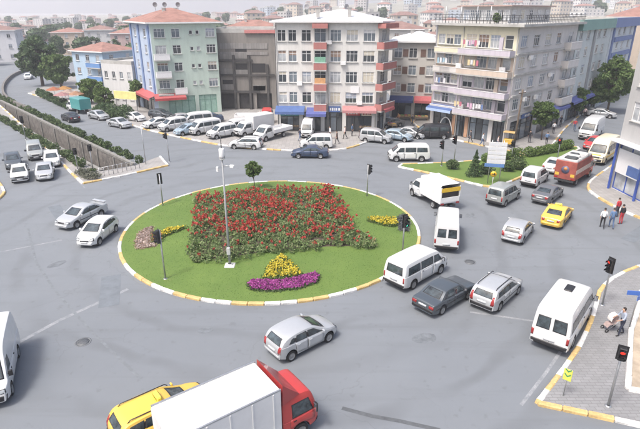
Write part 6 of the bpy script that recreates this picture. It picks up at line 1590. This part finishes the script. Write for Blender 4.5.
# ================================================================== people
SKIN = M('skin', (.42,.26,.19), .6, .08, 8); SHOE = M('shoe_leather', (.03,.027,.025), .5, .1, 8); HAIRM = M('dark_hair', (.025,.018,.014), .7, .2, 20)
POSE = {}
def person_mesh(pose):
    if pose in POSE: return POSE[pose]
    V_, E_, Rd, C_ = [], [], [], []
    def j(p, r, c, par=None):
        V_.append(p); Rd.append(r); C_.append(c); k = len(V_) - 1
        if par is not None: E_.append((par, k))
        return k
    wk = pose == 'walk'; push = pose == 'push'
    pel = j((0,0,.95), (.15,.125), 'b'); sp = j((.0,0,1.12), (.135,.11), 't', pel); ch = j((.01 + .03*push,0,1.32), (.165,.12), 't', sp)
    nk = j((.02 + .04*push,0,1.475), (.058,.058), 's', ch); hb = j((.035 + .05*push,0,1.56), (.075,.085), 's', nk); hm = j((.04 + .05*push,0,1.645), (.083,.098), 's', hb); j((.03 + .05*push,0,1.725), (.06,.07), 's', hm)
    j((.135 + .05*push,0,1.61), (.014,.016), 's', hm)
    for s in (1, -1):
        sh = j((.01 + .03*push, s*.175, 1.40), (.07,.065), 't', ch)
        if push: el = (.16, s*.24, 1.16); wr = (.36, s*.2, 1.08)
        elif wk: el = (-.06*s - .02, s*.245, 1.14); wr = (.02 - .14*s + .08, s*.25, .91)
        else: el = (-.03, s*.235, 1.13); wr = (.05, s*.235, .89)
        e = j(el, (.046,.046), 't', sh); w = j(wr, (.03,.034), 's', e)
        d = (Vector(wr) - Vector(el)).normalized(); side = Vector((0, s, 0)); fwd = d.cross(side).normalized() * s
        if fwd.x < 0: fwd = -fwd
        pm = Vector(wr) + d*.075; pk = j(tuple(pm), (.022,.040), 's', w)
        for q, ln in zip((-.030,-.010,.010,.030), (.062,.075,.08,.07)):
            b0 = pm + fwd*q + d*.035; k1 = j(tuple(b0), (.009,.009), 's', pk); k2 = j(tuple(b0 + d*ln*.5 - side*.012), (.0085,.0085), 's', k1); j(tuple(b0 + d*ln*.9 - side*.035), (.007,.007), 's', k2)
        tb = Vector(wr) + d*.03 + fwd*.04; t1 = j(tuple(tb), (.011,.011), 's', w); j(tuple(tb + d*.04 + fwd*.025), (.009,.009), 's', t1)
        hp = j((0, s*.092, .90), (.098,.088), 'b', pel)
        if wk: kn = (.13*s + .04, s*.095, .50); an = (.24*s - .05, s*.09, .10 if s > 0 else .16)
        elif push: kn = (.10*s + .03, s*.095, .50); an = (.2*s - .05, s*.09, .10 if s > 0 else .14)
        else: kn = (.02, s*.10, .50); an = (-.02, s*.105, .09)
        k = j(kn, (.062,.062), 'b', hp); cf = j(tuple(Vector(kn).lerp(Vector(an), .35) + Vector((-.02,0,0))), (.058,.055), 'b', k); a = j(an, (.038,.038), 'b', cf)
        hl = j((an[0] - .03, an[1], an[2] - .045), (.034,.036), 'f', a); j((an[0] + .16, an[1] + s*.02, an[2] - .055), (.026,.042), 'f', hl)
    me = bpy.data.meshes.new('body_frame'); me.from_pydata(V_, E_, [])
    o = bpy.data.objects.new('body_frame', me); COL.objects.link(o)
    md = o.modifiers.new('skin', 'SKIN'); md.use_smooth_shade = True
    sv = me.skin_vertices[0].data
    for i, r in enumerate(Rd): sv[i].radius = r; sv[i].use_root = (i == 0)
    ss = o.modifiers.new('sub', 'SUBSURF'); ss.levels = 1; ss.render_levels = 1
    dg = bpy.context.evaluated_depsgraph_get(); out = bpy.data.meshes.new_from_object(o.evaluated_get(dg)); bpy.data.objects.remove(o)
    order = {'s': 0, 't': 1, 'b': 2, 'f': 3}; out.materials.clear()
    for m_ in (SKIN, PAINT, PAINT, SHOE): out.materials.append(m_)
    segs = [(Vector(V_[a]), Vector(V_[b]), a, b) for a, b in E_]
    for p in out.polygons:
        best = None
        for a, b, ia, ib in segs:
            ab = b - a; t = max(0, min(1, (p.center - a).dot(ab) / max(1e-9, ab.length_squared))); dd = (a + ab*t - p.center).length - lerp(max(Rd[ia]), max(Rd[ib]), t)*.8
            if best is None or dd < best[0]: best = (dd, C_[ib] if t > .45 else C_[ia])
        p.material_index = order[best[1]]; p.use_smooth = True
    POSE[pose] = out; return out
HAIR_ME = None
def person(label, pos, face, pose, top, bottom, z=0.0, h=1.0, hair=HAIRM, long=False):
    c = G(pos[0], pos[1], z); root = empty('person', (c.x, c.y, z), R(face)); root.scale = (h, h, h); tag(root, label, 'person')
    b = ob('body', person_mesh(pose), root)
    for i, m_ in ((1, top), (2, bottom)): b.material_slots[i].link = 'OBJECT'; b.material_slots[i].material = m_
    dx = .05 if pose == 'push' else 0; m = MB(); rings = []; N = 14
    for k in range(7):
        t = k / 6 * (math.pi * .56 if not long else math.pi * .72)
        for q in range(N):
            a = 2*math.pi*q/N; cut = 1.0 if math.cos(a) < .35 else min(1, (math.pi*.36) / max(t, 1e-3))
            tt = t * cut; rings.append((.028 + dx + .098*math.sin(tt)*math.cos(a), .09*math.sin(tt)*math.sin(a), 1.652 + .108*math.cos(tt)))
    m.add(rings, [(k*N+q, k*N+(q+1)%N, (k+1)*N+(q+1)%N, (k+1)*N+q) for k in range(6) for q in range(N)], 0, True); ob('hair', m.mesh('hair', hair), root)
    return root
def cloth(n, c): return M('clothing_' + n, c, .9, .12, 6, .1, 30)
person('person in white shirt and black trousers at the kerb', (601.5,228), 70, 'walk', cloth('white', (.68,.68,.7)), cloth('black', (.02,.02,.024)))
person('person in blue top and jeans walking beside the white shirted person', (610.5,228), 75, 'walk', cloth('denim_blue', (.10,.17,.30)), cloth('jeans', (.07,.11,.2)))
person('person in black top and red trousers by the shop kerb', (620,224), 100, 'stand', cloth('black', (.02,.02,.024)), cloth('red', (.42,.04,.05)))
person('person in red jacket behind the one in black', (616,217), 110, 'stand', cloth('red', (.42,.04,.05)), cloth('dark_grey', (.05,.05,.06)), z=0)
person('person in grey blue top and dark trousers pushing the pale pushchair', (619.5,335), 185, 'push', cloth('grey_blue', (.30,.34,.42)), cloth('navy', (.03,.035,.06)), PZ, long=True)
person('pedestrian in dark clothes outside the blue awning shop', (437,134), 0, 'walk', cloth('dark_grey', (.05,.05,.06)), cloth('black', (.02,.02,.024)), PZ)
person('pedestrian in pale top outside the glazed corner shop', (497,149), -30, 'walk', cloth('pale_pink', (.6,.48,.46)), cloth('jeans', (.07,.11,.2)), PZ)
person('pedestrian in orange top at the corner shop entrance', (499,143), 200, 'stand', cloth('orange', (.5,.26,.14)), cloth('dark_grey', (.05,.05,.06)), PZ)
person('pedestrian in blue top by the street tree', (546,145), 60, 'walk', cloth('denim_blue', (.10,.17,.30)), cloth('black', (.02,.02,.024)), PZ)
person('pedestrian in white top walking up the side street', (553,134), 60, 'walk', cloth('white', (.68,.68,.7)), cloth('dark_grey', (.05,.05,.06)), PZ)
person('pedestrian in red top under the violet side street awning', (574,131), 240, 'walk', cloth('red', (.42,.04,.05)), cloth('jeans', (.07,.11,.2)), PZ)
person('pedestrian in dark coat near the violet blue awning of the corner block', (337,144), 160, 'walk', cloth('dark_brown', (.08,.05,.04)), cloth('black', (.02,.02,.024)), PZ)
person('pedestrian in white shirt between the awnings of the corner block', (330,139), 200, 'stand', cloth('white', (.68,.68,.7)), cloth('navy', (.03,.035,.06)), PZ)
person('pedestrian in black beside the parked silver carrier', (360,138), 20, 'walk', cloth('black', (.02,.02,.024)), cloth('dark_grey', (.05,.05,.06)), PZ)
person('pedestrian in red at the set back shops', (381,124), -60, 'walk', cloth('red', (.42,.04,.05)), cloth('black', (.02,.02,.024)))
for k, (px, py, fc, ps, tc, bc_, lab) in enumerate(((300,141,30,'walk','navy','jeans','pedestrian in navy between the parked van and the kerb'),(345,139,150,'walk','pale_pink','black','pedestrian in pink top before the pink red awning'),(352,136,-20,'stand','denim_blue','dark_grey','person in blue standing at the pink awning shop'),
    (372,130,80,'stand','dark_brown','black','person in brown at the goods stand of the corner block'),(398,124,200,'walk','orange','jeans','person in orange walking by the navy awning'),(412,126,20,'walk','black','dark_grey','person in black before the set back shops'),(446,138,-30,'walk','red','jeans','pedestrian in red top by the arched door'),
    (470,143,150,'walk','dark_grey','black','pedestrian in grey before the glazed shop'),(482,146,-30,'walk','white','jeans','pedestrian in white and jeans before the glazed shop'),(529,143,60,'stand','black','dark_grey','person in black waiting at the balcony block corner'),(560,127,240,'walk','navy','dark_grey','pedestrian in navy coming down the side street'),(584,118,60,'walk','pale_pink','black','pedestrian in pink far up the side street'))):
    person(lab, (px, py), fc, ps, cloth(tc, (.3,.3,.3)), cloth(bc_, (.05,.05,.05)), PZ if px < 365 or px > 425 else 0)
# pushchair
c = G(610,330,PZ); root = empty('pushchair', (c.x, c.y, PZ), R(185)); tag(root, 'pale pink and white pushchair held by the person at the refuge', 'pushchair')
fr = MB()
for s in (.22,-.22): fr.tube([(-.42,s,1.02),(-.1,s,.55),(.32,s,.16)], .014, 6); fr.tube([(-.34,s,.15),(-.05,s,.5),(.12,s,.62)], .014, 6)
fr.tube([(-.42,.22,1.02),(-.46,0,1.04),(-.42,-.22,1.02)], .014, 6); fr.build('frame', STEEL, root)
mb = MB(); mb.add([(-.22,-.19,.95),(-.22,.19,.95),(-.08,.2,.48),(-.08,-.2,.48),(.22,.2,.46),(.22,-.2,.46),(.34,.18,.28),(.34,-.18,.28)], [(0,3,2,1),(3,5,4,2),(5,7,6,4),(0,1,2,3),(3,2,4,5),(5,4,6,7)]); mb.build('seat', cloth('pale_pink', (.6,.48,.46)), root)
mb = MB(); N = 8; v = []
for k in range(5):
    a = R(100 - k*28)
    for s in range(5): v.append((-.12 + .30*math.cos(a), (s-2)*.1, .72 + .32*math.sin(a)))
mb.add(v, [(k*5+s, k*5+s+1, (k+1)*5+s+1, (k+1)*5+s) for k in range(4) for s in range(4)], 0, True); mb.build('hood', cloth('off_white', (.66,.64,.62)), root)
for x, y in ((-.34,.24),(-.34,-.24),(.34,.2),(.34,-.2)): MB().lathe([(.07,-.02),(.10,-.022),(.11,0),(.10,.022),(.07,.02)], 14, 'y', (x, y, .11)).build('wheel', RUBBER, root)
# ================================================================== far city on its hillside
def hill_z(x, y):
    t = max(0.0, min(1.0, (y - 170) / 700)); t = t*t*(3 - 2*t); s = max(0.0, min(1.0, (x + .28*y + 40) / (.45*y + 60))); s = s*s*(3 - 2*s)
    return -1.0 + t * (3 + 27 * s) + 1.6 * math.sin(x*.013 + y*.006) * t
NX, NY = 60, 44; vs_ = []; fs = []
for i in range(NY + 1):
    y = 165 + (i / NY) ** 1.4 * 1350
    for k in range(NX + 1): x = lerp(-1.05*y - 60, 1.05*y + 60, k / NX); vs_.append((x, y, hill_z(x, y)))
for i in range(NY):
    for k in range(NX): a = i*(NX+1) + k; fs.append((a, a+1, a+NX+2, a+NX+1))
tag(MB().add(vs_, fs, 0, True).build('hill', M('hillside', (.24,.235,.2), .95, .3, .02)), kind='structure')
FARV = [('white walled house with red roof on the hazy far hillside', (.62,.61,.6), TILE_R, 'hip', 3), ('cream block with brown roof on the hazy far hillside', (.5,.44,.37), TILE_B, 'hip', 4), ('grey flat roofed block on the hazy far hillside', (.46,.45,.45), CONC, 'flat', 5),
        ('pinkish house with red roof on the hazy far hillside', (.52,.42,.4), TILE_R, 'hip', 3), ('white flat roofed block on the hazy far hillside', (.64,.64,.65), CONC, 'flat', 4), ('bluish block with flat roof on the hazy far hillside', (.42,.47,.54), CONC, 'flat', 5)]
FARM = []
for vi, (lab, col, rm, kind, nf) in enumerate(FARV):
    row = []
    for w, d in ((9, 9), (13, 9), (10, 12)):
        H = nf * 2.8; mb = MB(); x, y = w/2, d/2
        mb.add([(-x,-y,-3),(x,-y,-3),(x,y,-3),(-x,y,-3),(-x,-y,H),(x,-y,H),(x,y,H),(-x,y,H)], [(0,1,5,4),(1,2,6,5),(2,3,7,6),(3,0,4,7),(4,5,6,7)], 0)
        if kind == 'hip':
            e = .5; z = H + .15; r = 2.0; mb.add([(-x-e,-y-e,z),(x+e,-y-e,z),(x+e,y+e,z),(-x-e,y+e,z),(-x*.4,0,z+r),(x*.4,0,z+r)], [(0,1,5,4),(1,2,5),(2,3,4,5),(3,0,4),(3,2,1,0)], 1)
        else:
            for c_, d_ in (((0,-y+.1,H+.4),(w,.2,.8)),((0,y-.1,H+.4),(w,.2,.8)),((-x+.1,0,H+.4),(.2,d-.44,.8)),((x-.1,0,H+.4),(.2,d-.44,.8)),((x*.4,y*.3,H+1.1),(2.6,2.6,2.2))): mb.box(c_, d_, 0, 1)
        for f in range(nf):
            for k in range(int(w // 2.6)):
                cx = -x + w*(k+.5)/int(w // 2.6); mb.box((cx,-y-.02,f*2.8+1.6), (1.2,.1,1.35), 0, 2)
            for k in range(int(d // 3)):
                for s in (-1, 1): mb.box((s*(x+.02), -y + d*(k+.5)/int(d // 3), f*2.8+1.6), (.1,1.2,1.35), 0, 2)
        row.append(mb.mesh('hillside_house', [plaster('far_wall_%d' % vi, col, .3), rm, (GLASS, GLASS_B, GLASS_B)[len(row)]]))
    FARM.append(row)
r_ = random.Random(21); nfar = 0
for Y, sp in ((150,21),(182,19),(218,19),(262,20),(315,21),(380,23),(455,25),(540,28),(640,31),(750,35),(880,40),(1040,48)):
    half = Y * .72; x = -half + r_.uniform(0, sp)
    while x < half:
        yy = Y + r_.uniform(-.06,.06)*Y; xx = x; x += sp * r_.uniform(.72, 1.35)
        if yy < 235 and xx < -38: continue                      # the near houses on the left stand there
        if yy < 165 and (-30 < xx < 32 or xx > 40): continue
        left = xx < -.12*yy; vi = r_.choice((0,1,3,0,3,2)) if left else r_.choice((0,1,2,3,4,5,0,3,1,3,1)); me = FARM[vi][r_.randrange(3)]
        o = ob('hillside_house', me, None, (xx, yy, hill_z(xx, yy) + 1.0 if yy > 172 else 0), r_.uniform(-.5,.5)); s = r_.uniform(.75, 1.1); o.scale = (s, s, s * r_.uniform(.7, 1.1) * (.8 if yy < 260 else .9) * (.62 if left else 1))
        tag(o, FARV[vi][0], 'house', ['white red roofed', 'cream brown roofed', 'grey flat roofed', 'pink red roofed', 'white flat roofed', 'bluish flat roofed'][vi] + ' houses of the far hillside'); nfar += 1
rng = np.random.default_rng(4); cl = np.concatenate([ball_points((0,0,4.2), (3.0,3.0,3.2), 500, .5), ball_points((1.2,.6,5.6), (1.8,1.8,1.8), 200, .5)]); Vt, qt = leaf_quads(cl, .7); ftc = np_mesh('crown', Vt, qt, LEAF_D)
ftt = MB().tube([(0,0,-1),(0,0,4)], [.3,.15], 6).mesh('trunk', BARK)
for k in range(130):
    Y = r_.uniform(140, 620); x = r_.uniform(-.7*Y, .7*Y)
    if Y < 240 and (x > -25): continue
    if k % 3 == 0: x = -abs(x) * .9 - 20; Y = max(Y, 245)
    t = empty('distant_tree', (x, Y, hill_z(x, Y) if Y > 172 else 0)); t.scale = (r_.uniform(.8,1.4),) * 3; tag(t, 'dark distant tree among the far houses', 'tree', 'trees between the far houses'); ob('crown', ftc, t); ob('trunk', ftt, t)

# ================================================================== haze over the town
mh, nt, bs = new_mat('thin_haze'); nt.nodes.remove(bs); pv = nt.nodes.new('ShaderNodeVolumePrincipled')
pv.inputs['Color'].default_value = (.93,.94,1.0,1); pv.inputs['Density'].default_value = .00055; pv.inputs['Anisotropy'].default_value = .2
nt.links.new(pv.outputs[0], nt.nodes['Material Output'].inputs['Volume'])
hz = MB(); hz.box((0, 1270, 32), (3100, 2700, 80)); tag(hz.build('haze', mh), 'pale summer haze over the whole town', 'haze', kind='stuff')
